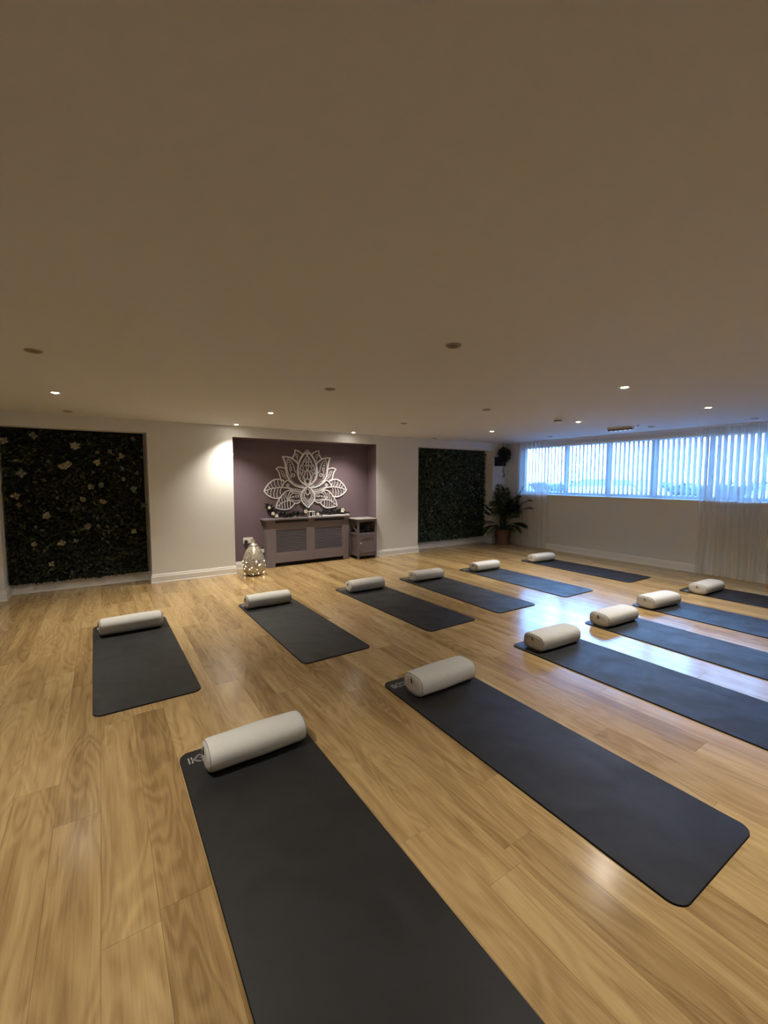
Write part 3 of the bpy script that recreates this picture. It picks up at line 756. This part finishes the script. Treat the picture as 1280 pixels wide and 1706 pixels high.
# ------------------------------------------------------------------ radiator cover
RX0, RX1, RY, RT = 2.115, 3.556, 6.530, 0.745
rc = empty('radiator_cover', ((RX0+RX1)/2, RY, 0), label='mauve-grey radiator cover with two louvred panels below the lotus art', cat='radiator cover')
cx = (RX0+RX1)/2
def rb(name, x0, x1, y0, y1, z0, z1, m=M_cab, bev=0.003, parent=rc): return bxo(name, (x0-cx, x1-cx, y0-RY, y1-RY, z0, z1), m, parent, bev=bev)
LZ0, LZ1 = 0.202, 0.612
rb('stile', RX0, 2.245, RY, RY+.02, 0, 0.705); rb('stile', 2.795, 2.900, RY, RY+.02, 0.065, 0.705); rb('stile', 3.452, RX1, RY, RY+.02, 0, 0.705)
for xa, xb in ((2.245, 2.795), (2.900, 3.452)): rb('top_rail', xa, xb, RY, RY+.019, LZ1, 0.705); rb('bottom_rail', xa, xb, RY, RY+.019, 0.065, LZ0)
rb('side_panel', RX0, RX0+.018, RY+.02, YR-.006, 0, 0.705); rb('side_panel', RX1-.018, RX1, RY+.02, YR-.006, 0, 0.705)
rb('shelf_top', RX0-.05, RX1+.03, RY-.035, YR-.006, RT, RT+.028, M_cab, .006)
bm = B(); box(bm, RX0-.012-cx, RX1+.008-cx, -.014, .15, 0.705, RT, bev=.002); obj('cornice', bm, M_cab, rc)
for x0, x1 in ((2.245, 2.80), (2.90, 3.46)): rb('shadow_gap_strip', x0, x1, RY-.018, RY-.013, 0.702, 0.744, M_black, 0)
for x0, x1 in ((2.245, 2.795), (2.900, 3.452)):
    bm = B(); a, b = x0-cx, x1-cx; f = .022
    box(bm, a, b, .002, .016, LZ1-f, LZ1); box(bm, a, b, .002, .016, LZ0, LZ0+f); box(bm, a, a+f, .002, .016, LZ0+f, LZ1-f); box(bm, b-f, b, .002, .016, LZ0+f, LZ1-f)
    obj('louvre_frame', bm, M_cab, rc)
    rb('louvre_backing', x0+.01, x1-.01, RY+.030, RY+.034, LZ0+.005, LZ1-.005, M_dark, 0)
    nS = 14; sm = None
    for k in range(nS):
        z = LZ0+f+0.012+(LZ1-LZ0-2*f-0.024)*k/(nS-1)
        if sm is None:
            o = obj('slat', box(B(), a+f, b-f, -.0125, .0125, -.0028, .0028, bev=.001), M_cab, rc); sm = o.data; bx = 0
        else: o = obj('slat', sm, None, rc)
        o.location = (0, .015, z); o.rotation_euler = (math.radians(30), 0, 0)
bm = B(); tube(bm, [(2.25-cx, .06, .012), (2.28-cx, .05, .035), (2.45-cx, .05, .020), (2.7-cx, .06, .012), (3.2-cx, .05, .010)], .004, 6); obj('pipe', bm, M_black, rc, smooth=True)

# ------------------------------------------------------------------ corner cabinet with open shelf
K0, K1, KY0, KY1, KT = 3.648, 4.030, 6.362, 6.690, 0.690
kc = empty('corner_cabinet', ((K0+K1)/2, KY0, 0), label='small mauve-grey cabinet with crossed side bars, open shelf and door, right of the radiator cover', cat='cabinet')
cx = (K0+K1)/2
def kb(name, x0, x1, y0, y1, z0, z1, m=M_cab, bev=0.002, parent=kc): return bxo(name, (x0-cx, x1-cx, y0-KY0, y1-KY0, z0, z1), m, parent, bev=bev)
for x in (K0, K1-.03):
    for y in (KY0, KY1-.03): kb('post', x, x+.03, y, y+.03, 0, KT)
kb('cabinet_top', K0-.012, K1+.010, KY0-.012, KY1, KT, KT+.018, M_cabtop, .004)
SHZ = 0.455
kb('shelf', K0+.004, K1-.004, KY0+.012, KY1-.004, SHZ-.03, SHZ); kb('front_rail', K0+.03, K1-.03, KY0+.003, KY0+.02, KT-.035, KT); kb('front_rail', K0+.03, K1-.03, KY0+.003, KY0+.02, SHZ-.05, SHZ+.004)
kb('front_rail', K0+.03, K1-.03, KY0+.003, KY0+.02, .055, .105); kb('back_panel', K0+.03, K1-.03, KY1-.012, KY1-.006, .06, KT, M_cab, 0)
kb('base_panel', K0+.01, K1-.01, KY0+.02, KY1-.02, .06, .075)
for x in (K0+.006, K1-.018):
    kb('side_rail', x, x+.012, KY0+.03, KY1-.03, SHZ-.04, SHZ+.006); kb('side_rail', x, x+.012, KY0+.03, KY1-.03, KT-.03, KT); kb('side_rail', x, x+.012, KY0+.03, KY1-.03, .055, .11)
    kb('side_panel', x+.003, x+.009, KY0+.03, KY1-.03, .11, SHZ-.04, M_cab, 0)
    ya, yb_, za, zb = .032, KY1-KY0-.032, SHZ+.008, KT-.032
    for p, q in (((ya, za), (yb_, zb)), ((ya, zb), (yb_, za))):
        bm = B(); tube(bm, [(x+.006-cx, p[0], p[1]), (x+.006-cx, q[0], q[1])], .008, 4); obj('cross_bar', bm, M_cab, kc)
d = bxo('door', (K0+.033-cx, K1-.033-cx, .002, .016, .110, SHZ-.054), M_cab, kc, bev=.002)
a, b, z0, z1 = K0+.033-cx, K1-.033-cx, .110, SHZ-.054
bm = B(); f = .030
for q in ((a, b, z1-f, z1), (a, b, z0, z0+f), (a, a+f, z0+f, z1-f), (b-f, b, z0+f, z1-f)): box(bm, q[0], q[1], -.004, .002, q[2], q[3])
obj('door_frame', bm, M_cab, d)
obj('knob', lathe(B(), [(0, 0), (.004, 0), (.004, .008), (.010, .014), (.010, .020), (0, .024)], 16), M_white, d, smooth=True, loc=(a+.018, -.004, (z0+z1)/2+.03), rot=(PI/2, 0, 0))
# things on the open shelf
t = empty('round_speaker', (3.930, 6.50, SHZ), label='round dark grey speaker tilted on the open shelf of the small cabinet', cat='speaker')
bm = lathe(B(), [(0, 0), (.055, 0), (.064, .010), (.064, .050), (.055, .060), (0, .060)], 28); obj('speaker_body', bm, mat('dark_grey_mesh', (.06, .06, .065), .7), t, smooth=False, loc=(0, .03, .068), rot=(PI/2, 0, .25))
bm = lathe(B(), [(.044, 0), (.047, .004), (.050, 0)], 28); obj('rim', bm, M_black, t, loc=(0.008, -.031, .068), rot=(PI/2, 0, .25))
t = empty('dark_box', (3.80, 6.53, SHZ), label='low black box lying on the open shelf of the small cabinet', cat='box')
bxo('box_body', (-.085, .05, -.07, .07, 0, .055), M_black, t, bev=.004); bxo('box_lid', (-.088, .053, -.073, .073, .055, .066), M_black, t, bev=.003)
t = empty('white_stick', (3.70, 6.56, SHZ), label='thin white rod leaning inside the cabinet shelf near the crossed bars', cat='rod')
bm = B(); tube(bm, [(0, .06, .10), (0, -.02, .005)], .004, 6); obj('rod', bm, M_white, t)
t = empty('paper_slip', (3.87, 6.50, KT+.018), label='flat grey card lying on top of the small mauve-grey cabinet', cat='card')
bxo('card', (-.04, .04, -.02, .02, 0, .002), M_cab, t)

# ------------------------------------------------------------------ things on the radiator cover
ZT = RT+.028
def leafy(bm, pts, n, rr, size, spread):
    q = catmull(pts, 6)
    for _ in range(n):
        c = Vector(q[rr.randrange(len(q))]) + Vector((rr.uniform(-1, 1), rr.uniform(-1, .8), rr.uniform(-.2, 1)))*spread
        c.z = max(c.z, .006); c.y = min(c.y, .095)
        l = rr.uniform(*size); d_ = Vector((rr.uniform(-1, 1), rr.uniform(-.7, .5), rr.uniform(-.05, .9))).normalized(); s = d_.cross(Vector((rr.uniform(-.5, .5), -1, rr.uniform(-.5, .5)))).normalized()
        p = [c, c+d_*l*.5+s*l*.22, c+d_*l, c+d_*l*.5-s*l*.22]
        v = [bm.verts.new((k.x, min(k.y, .135), max(k.z, .002))) for k in p]
        bm.faces.new(v)
M_garl = mat('dark_garland_leaf', (.010, .013, .010), .55)
def garland(x, label, pts, n, seed):
    rr = random.Random(seed); t = empty('leaf_garland', (x, 6.56, ZT), label=label, cat='garland')
    bm = B(); tube(bm, catmull([(a, b, max(c, .005)) for a, b, c in pts], 5), .0035, 5); obj('stem', bm, M_garl, t)
    bm = B(); leafy(bm, pts, n, rr, (.04, .085), .026); o = obj('garland_leaves', bm, M_garl, t); o['kind'] = 'stuff'
    return t
garland(2.30, 'black leafy garland rising at the left end of the radiator cover', [(-.11, .10, .175), (-.09, .09, .12), (-.02, .08, .05), (.10, .03, .02), (.22, .03, .015), (.30, .02, .03), (.36, .03, .02)], 190, 4)
garland(2.95, 'black leafy garland strung along the right half of the radiator cover top', [(-.12, .09, .06), (-.06, .10, .03), (.10, .10, .03), (.30, .09, .03), (.45, .10, .03), (.58, .06, .02)], 170, 6)
def flower_t(x, y, z, r, label, seed, stem=True):
    rr = random.Random(seed); t = empty('cream_flower', (x, y, ZT), label=label, cat='flower', group='cream flowers on the radiator cover')
    bm = B()
    for ring_, n, tilt in ((0, 5, .25), (1, 5, .8)):
        for k in range(n):
            a = 2*PI*k/n+ring_*.6+rr.uniform(-.1, .1); l = r*(1-.3*ring_)
            u = Vector((math.cos(a), -.25-tilt*.5, math.sin(a))).normalized(); s = Vector((-math.sin(a), 0, math.cos(a)))
            v = [bm.verts.new(Vector((0, 0, z))+q) for q in (Vector((0, 0, 0)), u*l*.55+s*l*.42, u*l, u*l*.55-s*l*.42, u*l*.6+Vector((0, -.2*l, 0)))]
            for i, j in ((0, 1), (1, 2), (2, 3), (3, 0)): bm.faces.new((v[i], v[j], v[4]))
    obj('petals', bm, M_cream, t)
    bm = B(); tube(bm, [(0, .004, z), (.004, .01, z*.5), (0, .01, .002)], .0025, 5); obj('stem', bm, M_garl, t)
flower_t(2.187, 6.615, .172, .030, 'small cream bloom highest at the left end of the garland', 1)
flower_t(2.238, 6.590, .078, .036, 'cream bloom low on the left end of the garland', 2)
flower_t(2.292, 6.580, .040, .036, 'drooping cream bloom touching the radiator cover top at left', 3)
flower_t(2.775, 6.560, .092, .042, 'cream bloom beside the white candle lantern', 4)
flower_t(3.452, 6.560, .084, .048, 'largest cream bloom near the right end of the radiator cover', 5)
flower_t(2.590, 6.550, .020, .014, 'tiny white bud at the foot of the garland left of the lantern', 6)
# lantern
t = empty('candle_lantern', (2.870, 6.565, ZT), label='small white square lantern frame with dark centre in the middle of the cover', cat='lantern')
bm = B()
for sx in (-1, 1):
    for sy in (-1, 1): box(bm, sx*.042-.006, sx*.042+.006, sy*.036-.006, sy*.036+.006, .008, .082)
obj('lantern_post_frame', bm, M_white, t)
bxo('lantern_base', (-.05, .05, -.044, .044, 0, .010), M_white, t, bev=.002); bxo('lantern_lid', (-.052, .052, -.046, .046, .080, .092), M_white, t, bev=.003)
obj('candle', lathe(B(), [(0, 0), (.024, 0), (.024, .045), (0, .045)], 20), M_black, t, loc=(0, 0, .0105))
# star
t = empty('star_ornament', (2.985, 6.545, ZT), label='white standing star ornament right of the lantern', cat='ornament')
bm = B(); pts = [((.040 if k % 2 == 0 else .016)*math.sin(PI*k/5+.15), .036+(.040 if k % 2 == 0 else .016)*math.cos(PI*k/5+.15)) for k in range(10)]
lo = [bm.verts.new((x, .005, z)) for x, z in pts]; hi = [bm.verts.new((x, -.005, z)) for x, z in pts]; bm.faces.new(lo); bm.faces.new(hi[::-1])
for i in range(10): bm.faces.new((lo[i], lo[(i+1) % 10], hi[(i+1) % 10], hi[i]))
obj('star', bm, M_cream, t, loc=(0, 0, .002))
# stones / tealights
for x, y, r, lab in ((2.93, 6.535, .020, 'smooth white pebble at the foot of the lantern'), (3.005, 6.515, .017, 'white pebble under the star ornament'), (2.83, 6.52, .013, 'small white pebble in front of the lantern')):
    t = empty('white_pebble', (x, y, ZT), label=lab, cat='pebble', group='white pebbles on the radiator cover')
    obj('stone', lathe(B(), [(0, 0), (r*.8, 0), (r, r*.35), (r*.75, r*.75), (0, r*.9)], 16), M_white, t, smooth=True)
t = empty('folded_cloth_runner', (3.30, 6.53, ZT), label='thin white cloth runner along the front right of the radiator cover', cat='cloth')
bm = B(); g = []
for i in range(25):
    u = i/24; x = -.24+.50*u; g.append([bm.verts.new((x, y, z)) for y, z in ((-.030+.006*math.sin(9*u), .001), (-.027+.006*math.sin(9*u), .010+.004*math.sin(14*u)), (.012, .012+.004*math.sin(11*u+1)), (.028, .001))])
for a_, b_ in zip(g, g[1:]):
    for k in range(3): bm.faces.new((a_[k], b_[k], b_[k+1], a_[k+1]))
    bm.faces.new((a_[3], b_[3], b_[0], a_[0]))
obj('cloth', bm, M_cream, t, smooth=True)
t = empty('tealight_holder', (3.545, 6.555, ZT), label='white tealight holder with dark top at the right end of the cover', cat='candle holder')
obj('holder', lathe(B(), [(0, 0), (.022, 0), (.026, .030), (.022, .034), (0, .034)], 20), M_white, t, smooth=False); obj('dark_lid', lathe(B(), [(0, .0345), (.030, .0345), (.030, .050), (0, .052)], 20), M_black, t)
t = empty('dry_twig', (3.470, 6.63, ZT), label='thin dark twig leaning up behind the largest cream bloom', cat='twig')
bm = B(); tube(bm, [(-.05, .01, .002), (-.02, .02, .08), (.03, .03, .15)], [.004, .003, .0015], 5); obj('twig_stem', bm, M_garl, t)
bm = B(); leafy(bm, [(-.05, .01, .02), (-.03, .01, .05), (-.02, .02, .08)], 14, random.Random(5), (.02, .045), .015); o = obj('twig_leaves', bm, M_garl, t)

# ------------------------------------------------------------------ silver glass lamp
M_merc = bpy.data.materials.new('mercury_glass'); M_merc.use_nodes = True
nt = M_merc.node_tree; b = nt.nodes['Principled BSDF']
b.inputs['Metallic'].default_value = 0.45; b.inputs['Roughness'].default_value = 0.33
tc = nt.nodes.new('ShaderNodeTexCoord'); vo = nt.nodes.new('ShaderNodeTexNoise'); vo.inputs['Scale'].default_value = 45; vo.inputs['Detail'].default_value = 4
nt.links.new(tc.outputs['Object'], vo.inputs['Vector'])
rp = nt.nodes.new('ShaderNodeValToRGB'); rp.color_ramp.elements[0].position = .35; rp.color_ramp.elements[0].color = (.26, .23, .17, 1); rp.color_ramp.elements[1].position = .65; rp.color_ramp.elements[1].color = (.66, .62, .53, 1)
nt.links.new(vo.outputs['Fac'], rp.inputs[0]); nt.links.new(rp.outputs[0], b.inputs['Base Color'])
bp = nt.nodes.new('ShaderNodeBump'); bp.inputs['Strength'].default_value = .6; bp.inputs['Distance'].default_value = .004; nt.links.new(vo.outputs['Fac'], bp.inputs['Height']); nt.links.new(bp.outputs[0], b.inputs['Normal'])
va = empty('silver_glass_lamp', (1.806, 6.195, 0), label='silver mottled glass bottle lamp glowing with fairy lights at left foot of the alcove', cat='lamp')
prof = [(0, 0), (.090, 0), (.118, .012), (.146, .055), (.160, .110), (.162, .160), (.154, .225), (.135, .295), (.108, .360), (.078, .405), (.064, .425), (.060, .432)]
obj('glass_body', lathe(B(), prof, 40), M_merc, va, smooth=True)
obj('neck_collar', lathe(B(), [(.062, .430), (.066, .436), (.058, .446), (.040, .462), (.030, .470)], 32), M_metal, va, smooth=True)
obj('stopper', lathe(B(), [(.020, .468), (.017, .478), (.026, .490), (.031, .503), (.026, .517), (.012, .526), (0, .528)], 28), mat('polished_chrome', (.8, .78, .74), .12, metal=1), va, smooth=True)
M_fairy = mat('fairy_light', (1, 1, 1), .5, emit=(1.0, .84, .55), estr=16)
rr = random.Random(21)
def rad_at(z):
    for (r0, z0), (r1, z1) in zip(prof, prof[1:]):
        if z0 <= z <= z1 and z1 > z0: return r0+(r1-r0)*(z-z0)/(z1-z0)
    return .1
fm = None
for k in range(46):
    z = .022+.20*rr.random()**1.5; a = rr.uniform(0, 2*PI); r = rad_at(z)*1.002; s = rr.uniform(.45, 1.05)
    if fm is None: o = obj('fairy_light', lathe(B(), [(0, -.0055), (.004, -.003), (.0055, 0), (.004, .003), (0, .0055)], 8), M_fairy, va, smooth=True); fm = o.data
    else: o = obj('fairy_light', fm, None, va)
    o.location = (r*math.cos(a), r*math.sin(a), z); o.scale = (s, s, s)

# ------------------------------------------------------------------ sockets
t = empty('double_socket', (1.868, YR-.004, .440), label='white double wall socket with a black plug, behind the silver glass lamp', cat='socket')
bxo('face_plate', (-.075, .075, -.012, 0, -.044, .044), M_white, t, bev=.003)
for x in (-.036, .036): bxo('switch', (x-.008, x+.008, -.015, -.012, .014, .032), M_white, t, bev=.001)
obj('plug', lathe(B(), [(0, 0), (.024, 0), (.026, .018), (.018, .034), (0, .036)], 20), M_black, t, loc=(-.036, -.012, -.016), rot=(PI/2, 0, 0))
bm = B(); tube(bm, catmull([(-.036, -.030, -.03), (-.034, -.035, -.09), (0, -.05, -.25), (.05, -.06, -.38), (.06, -.10, -.425)], 5), .0035, 6); obj('lead', bm, M_black, t, smooth=True)
t = empty('plug_adaptor', (2.088, YR-.004, .262), label='small white wall adaptor between the silver lamp and the radiator cover', cat='adaptor')
bxo('adaptor_body', (-.020, .020, -.045, 0, -.030, .030), M_white, t, bev=.004); bxo('adaptor_cap', (-.016, .016, -.040, -.004, .030, .040), M_black, t)

# ------------------------------------------------------------------ potted palm
pp = empty('potted_palm', (7.145, 6.235, 0), label='tall dark green palm in a reddish woven pot in the far corner', cat='plant')
PR = .150
obj('pot', lathe(B(), [(0, 0), (PR*.90, 0), (PR*.94, .02), (PR, .30), (PR*1.04, .305), (PR*1.04, .325), (PR*.94, .325), (PR*.90, .29), (0, .285)], 28), M_pot, pp)
bm = B()
for k in range(11):
    z = .02+.026*k; tube(bm, [((PR*(.945+.055*z/.3)+.002)*math.cos(2*PI*i/24), (PR*(.945+.055*z/.3)+.002)*math.sin(2*PI*i/24), z) for i in range(25)], .0045, 4, caps=False)
obj('woven_bands', bm, M_pot, pp)
obj('soil', lathe(B(), [(0, .288), (PR*.88, .289)], 24), M_soil, pp)
rr = random.Random(31)
def clampp(c):      # keep the leaves in front of walls and curtain
    c.x = min(c.x, .125 if c.y < -.13 else .22); c.y = min(c.y, .150)
def frond(parent, base, az, lean, length, droop):
    """arching midrib with paired leaflets"""
    h = Vector((math.cos(az), math.sin(az), 0)); pts = []
    for i in range(11):
        u = i/10; out = lean*length*(u**1.25); z = length*(u*math.cos(lean*.9) - droop*u*u)
        p = Vector(base) + h*out + Vector((0, 0, z))
        clampp(p); p.x = min(p.x, .115); p.y = min(p.y, .135); pts.append(p)
    bm = B(); tube(bm, pts, [.006*(1-.75*i/10) for i in range(11)], 4)
    side = Vector((-h.y, h.x, 0)); dense = catmull([tuple(p) for p in pts], 3)
    for i in range(12, len(dense)):
        p = Vector(dense[i]); d_ = (Vector(dense[i])-Vector(dense[i-1])).normalized(); u = i/len(dense)
        l = .23*math.sin(PI*min(1, .25+.75*(u-.3)/.7)*.95)+.05
        for s in (-1, 1):
            dr = (d_*.75+side*s*.65+Vector((0, 0, -.18-.25*rr.random()))).normalized(); wv = dr.cross(Vector((0, 0, 1))).normalized()*.006
            q = [p-wv*.4, p+dr*l*.5-wv+Vector((0, 0, .008)), p+dr*l+Vector((0, 0, -.03)), p+dr*l*.5+wv+Vector((0, 0, .008)), p+wv*.4]
            vv = []
            for c in q:
                c = c.copy()
                clampp(c)
                vv.append(bm.verts.new(c))
            bm.faces.new(vv)
    return obj('frond', bm, M_palm, parent)
FRD = [(-2.6, .30, 1.00, .10), (-2.2, .62, 1.02, .42), (2.8, .50, 1.00, .32), (3.1, .75, .82, .52), (-1.6, .40, .95, .15), (-0.9, .42, 1.00, .18), (-.55, .62, 1.02, .30), (.1, .22, .95, .05), (1.6, .15, 1.02, .05),
       (-1.9, .80, .66, .62), (-1.1, .75, .72, .55), (3.3, .35, .80, .18), (-2.9, .82, .72, .70), (-.3, .30, .75, .20), (-2.0, .2, .85, .05), (-1.3, .15, .70, .05), (-1.50, .52, 1.12, .28), (-1.62, .62, 1.02, .32), (-1.35, .35, 1.1, .1), (2.9, .58, 1.12, .38), (-2.75, .50, 1.1, .30), (-1.8, .5, .8, .3), (2.6, .2, .9, .1)]
for az, ln, lg, dr in FRD:
    a = rr.uniform(0, 6.28); frond(pp, (.045*math.cos(a), .045*math.sin(a), .29), az, ln, lg, dr)
bm = B()
for k in range(9):
    a = 2*PI*k/9; tube(bm, [(.05*math.cos(a), .05*math.sin(a), .285), (.06*math.cos(a), .06*math.sin(a), .62)], [.009, .005], 5)
obj('stems', bm, M_palm, pp)

# ------------------------------------------------------------------ hanging planter in the corner
hp = empty('wall_planter', (7.185, YB, 1.80), label='black wall planter with bushy dark plant and trailing vine high in the far corner', cat='plant')
bxo('bracket_box', (-.150, .03, -.17, -.001, -.13, .06), M_black, hp, bev=.006)
M_dleaf = mat('very_dark_leaf', (.010, .012, .018), .6)
bm = B(); rr = random.Random(41)
for _ in range(620):
    v = Vector((rr.gauss(0, 1), rr.gauss(0, 1), rr.gauss(0, 1))).normalized()*rr.random()**.4
    c = Vector((0.005+v.x*.155, -.135+v.y*.105, .105+v.z*.165)); l = rr.uniform(.04, .07)
    d_ = Vector((rr.uniform(-1, 1), rr.uniform(-1, 1), rr.uniform(-1, .4))).normalized(); s = d_.cross(Vector((.2, -1, .1))).normalized()
    p = [c, c+d_*l*.5+s*l*.3, c+d_*l, c+d_*l*.5-s*l*.3]
    bm.faces.new([bm.verts.new((min(q.x, .20), min(q.y, -.004), min(q.z, .33))) for q in p])
o = obj('foliage', bm, M_dleaf, hp); o['kind'] = 'stuff'
bm = B(); vine = catmull([(-.10, -.175, -.02), (-.085, -.20, -.12), (-.10, -.195, -.22), (-.08, -.20, -.31), (-.09, -.20, -.36)], 6); tube(bm, vine, .002, 4)
for i, p in enumerate(vine[2:]):
    s = 1 if i % 2 else -1; c = Vector(p); l = .034
    bm.faces.new([bm.verts.new(q) for q in (c, c+Vector((s*l*.5, -.01, .010)), c+Vector((s*l, -.01, -.012)), c+Vector((s*l*.5, -.008, -.020)))])
obj('trailing_vine', bm, mat('vine_green', (.05, .07, .04), .6), hp)
bm = B(); tube(bm, [(0, -.12, .25), (0, -.10, CEIL-1.80-.002)], .004, 5); obj('hanging_cord', bm, M_black, hp)

# ------------------------------------------------------------------ small stool at the right edge
st_ = empty('small_stool', (7.13, 1.68, 0), label='small stool with dark top and pale wooden legs at the right edge of the view', cat='stool')
obj('stool_top', lathe(B(), [(0, .28), (.150, .28), (.158, .290), (.155, .303), (0, .305)], 32), M_black, st_)
for k in range(3):
    a = math.radians(100+120*k); bm = B(); tube(bm, [(.09*math.cos(a), .09*math.sin(a), .285), (.15*math.cos(a), .15*math.sin(a), 0)], [.015, .011], 8); obj('leg', bm, M_wood, st_)

# ------------------------------------------------------------------ outside, seen between the vanes
GZ = -0.05
M_bounce = mat('pale_bounce_paving', (.55, .55, .55), .9, noise=(3, .2))  # unseen paving, kept pale so it bounces daylight up to the ceiling
struct('ground', box(B(), XW+T+.31, 60, -40, 60, GZ-.3, GZ), M_bounce)
M_brick = mat('sunlit_brick', (.62, .40, .30), .9, noise=(8, .15)); M_rend = mat('cream_render', (.80, .72, .62), .9); M_roof = mat('roof_tile', (.30, .17, .13), .8)
M_pane = mat('house_window_glass', (.25, .30, .36), .1)
def house(y0, y1, x, h, m, lab):
    t = empty('terraced_house', (x, (y0+y1)/2, GZ), label=lab, cat='house', group='houses across the road'); hw = (y1-y0)/2
    bxo('house_wall', (0, 7, -hw, hw, 0, h), m, t)
    bm = B(); v = [bm.verts.new(p) for p in ((-.4, -hw, h), (7.4, -hw, h), (3.5, -hw, h+2.4), (-.4, hw, h), (7.4, hw, h), (3.5, hw, h+2.4))]
    for f in ((0, 1, 2), (3, 5, 4), (0, 2, 5, 3), (1, 4, 5, 2), (0, 3, 4, 1)): bm.faces.new([v[i] for i in f])
    obj('roof', bm, M_roof, t)
    for yy in (-hw*.5, hw*.45):
        for z in (1.0, 3.5):
            w_ = bxo('house_window', (-.04, .02, yy-.6, yy+.6, z, z+1.2), M_frame, t)
            for s in (-1, 1): bxo('window_pane', (-.05, -.04, yy+s*.29-.25, yy+s*.29+.25, z+.08, z+1.12), M_pane, w_)
house(-2.0, 7.0, 21, 5.2, M_rend, 'cream rendered house seen through the right part of the blind')
house(7.2, 15.5, 21, 5.2, M_brick, 'pale brick house seen through the middle of the blind')
house(15.7, 25, 22, 5.2, M_rend, 'cream rendered house seen through the left end of the blind')
M_carA = mat('blue_car_paint', (.015, .03, .06), .5, coat=.0); M_carB = mat('grey_car_paint', (.03, .04, .05), .5, coat=.0); M_tyre = mat('tyre', (.02, .02, .02), .8)
def car(x, y, rz, m, lab):
    t = empty('parked_car', (x, y, GZ), rz, label=lab, cat='car', group='cars parked outside')
    side = [(-2.1, .35), (-2.12, .75), (-1.75, .92), (-1.05, .98), (-.55, 1.42), (.75, 1.45), (1.35, 1.02), (2.0, .90), (2.12, .55), (2.05, .32)]
    bm = B(); a = [bm.verts.new((px, -.85+(.14 if pz > 1.1 else 0), pz)) for px, pz in side]; c = [bm.verts.new((px, .85-(.14 if pz > 1.1 else 0), pz)) for px, pz in side]
    n_ = len(side); bm.faces.new(a); bm.faces.new(c[::-1])
    for i in range(n_): bm.faces.new((a[i], c[i], c[(i+1) % n_], a[(i+1) % n_]))
    obj('car_body', bm, m, t)
    for s in (-1, 1):
        bm = B(); bm.faces.new([bm.verts.new((px, s*(.86-(.145 if pz > 1.1 else 0)), pz)) for px, pz in ((-.98, 1.02), (-.52, 1.37), (.70, 1.39), (1.22, 1.03))])
        bmesh.ops.solidify(bm, geom=bm.faces[:], thickness=.01); obj('side_window', bm, M_pane, t)
        for px in (-1.35, 1.35):
            obj('wheel', lathe(B(), [(0, -.1), (.30, -.1), (.32, -.06), (.32, .06), (.30, .1), (0, .1)], 20), M_tyre, t, loc=(px, s*.78, .32), rot=(PI/2, 0, 0))
car(12.5, 6.6, PI/2+.05, M_carA, 'blue car parked outside, seen through the middle of the blind')
car(12.8, 11.4, PI/2, M_carB, 'grey-blue car parked outside, left of the blue car')
car(12.3, 2.2, PI/2, M_carB, 'grey-blue car parked outside behind the right sheer curtain')
M_hedge = mat('hedge_green', (.006, .012, .008), .8)
t = empty('garden_bush', (17.5, 18.5, GZ), label='large blue-green bush outside behind the left end of the blind', cat='bush')
bm = B(); rr = random.Random(51)
for _ in range(2600):
    v = Vector((rr.gauss(0, 1), rr.gauss(0, 1), rr.gauss(0, 1))).normalized()*rr.random()**.25; c = Vector((v.x*1.2, v.y*3.2, 1.25+v.z*1.25)); 
    if c.z < .05: continue
    l = rr.uniform(.12, .2); d_ = Vector((rr.uniform(-1, 1), rr.uniform(-1, 1), rr.uniform(-1, 1))).normalized(); s = d_.orthogonal().normalized()
    bm.faces.new([bm.verts.new(q) for q in (c, c+d_*l*.5+s*l*.3, c+d_*l, c+d_*l*.5-s*l*.3)])
o = obj('bush_leaves', bm, mat('bush_green', (.012, .032, .018), .7), t); o['kind'] = 'stuff'
bm = B(); tube(bm, [(0, 0, 0), (0, 0, .9)], [.08, .05], 8); obj('trunk', bm, M_wood, t)

t = empty('garden_hedge', (17.6, 4.2, GZ), label='long low clipped dark hedge outside, across the lower half of the window view', cat='hedge')
bxo('hedge_core', (-.35, .35, -9.4, 9.4, 0, 1.22), M_hedge, t, bev=.06)
bm = B()
for _ in range(5200):
    sd = rr.random(); yv = rr.uniform(-9.4, 9.4)
    c = Vector((-.37, yv, rr.uniform(.1, 1.25))) if sd < .65 else Vector((rr.uniform(-.36, .36), yv, 1.23))
    c.z += .07*math.sin(yv*2.1)+.04*math.sin(yv*5.3); l = rr.uniform(.09, .16)
    d_ = Vector((rr.uniform(-1, .2), rr.uniform(-1, 1), rr.uniform(-.3, 1))).normalized(); q_ = d_.orthogonal().normalized()
    bm.faces.new([bm.verts.new(q) for q in (c, c+d_*l*.5+q_*l*.3, c+d_*l, c+d_*l*.5-q_*l*.3)])
o = obj('hedge_leaves', bm, M_hedge, t); o['kind'] = 'stuff'
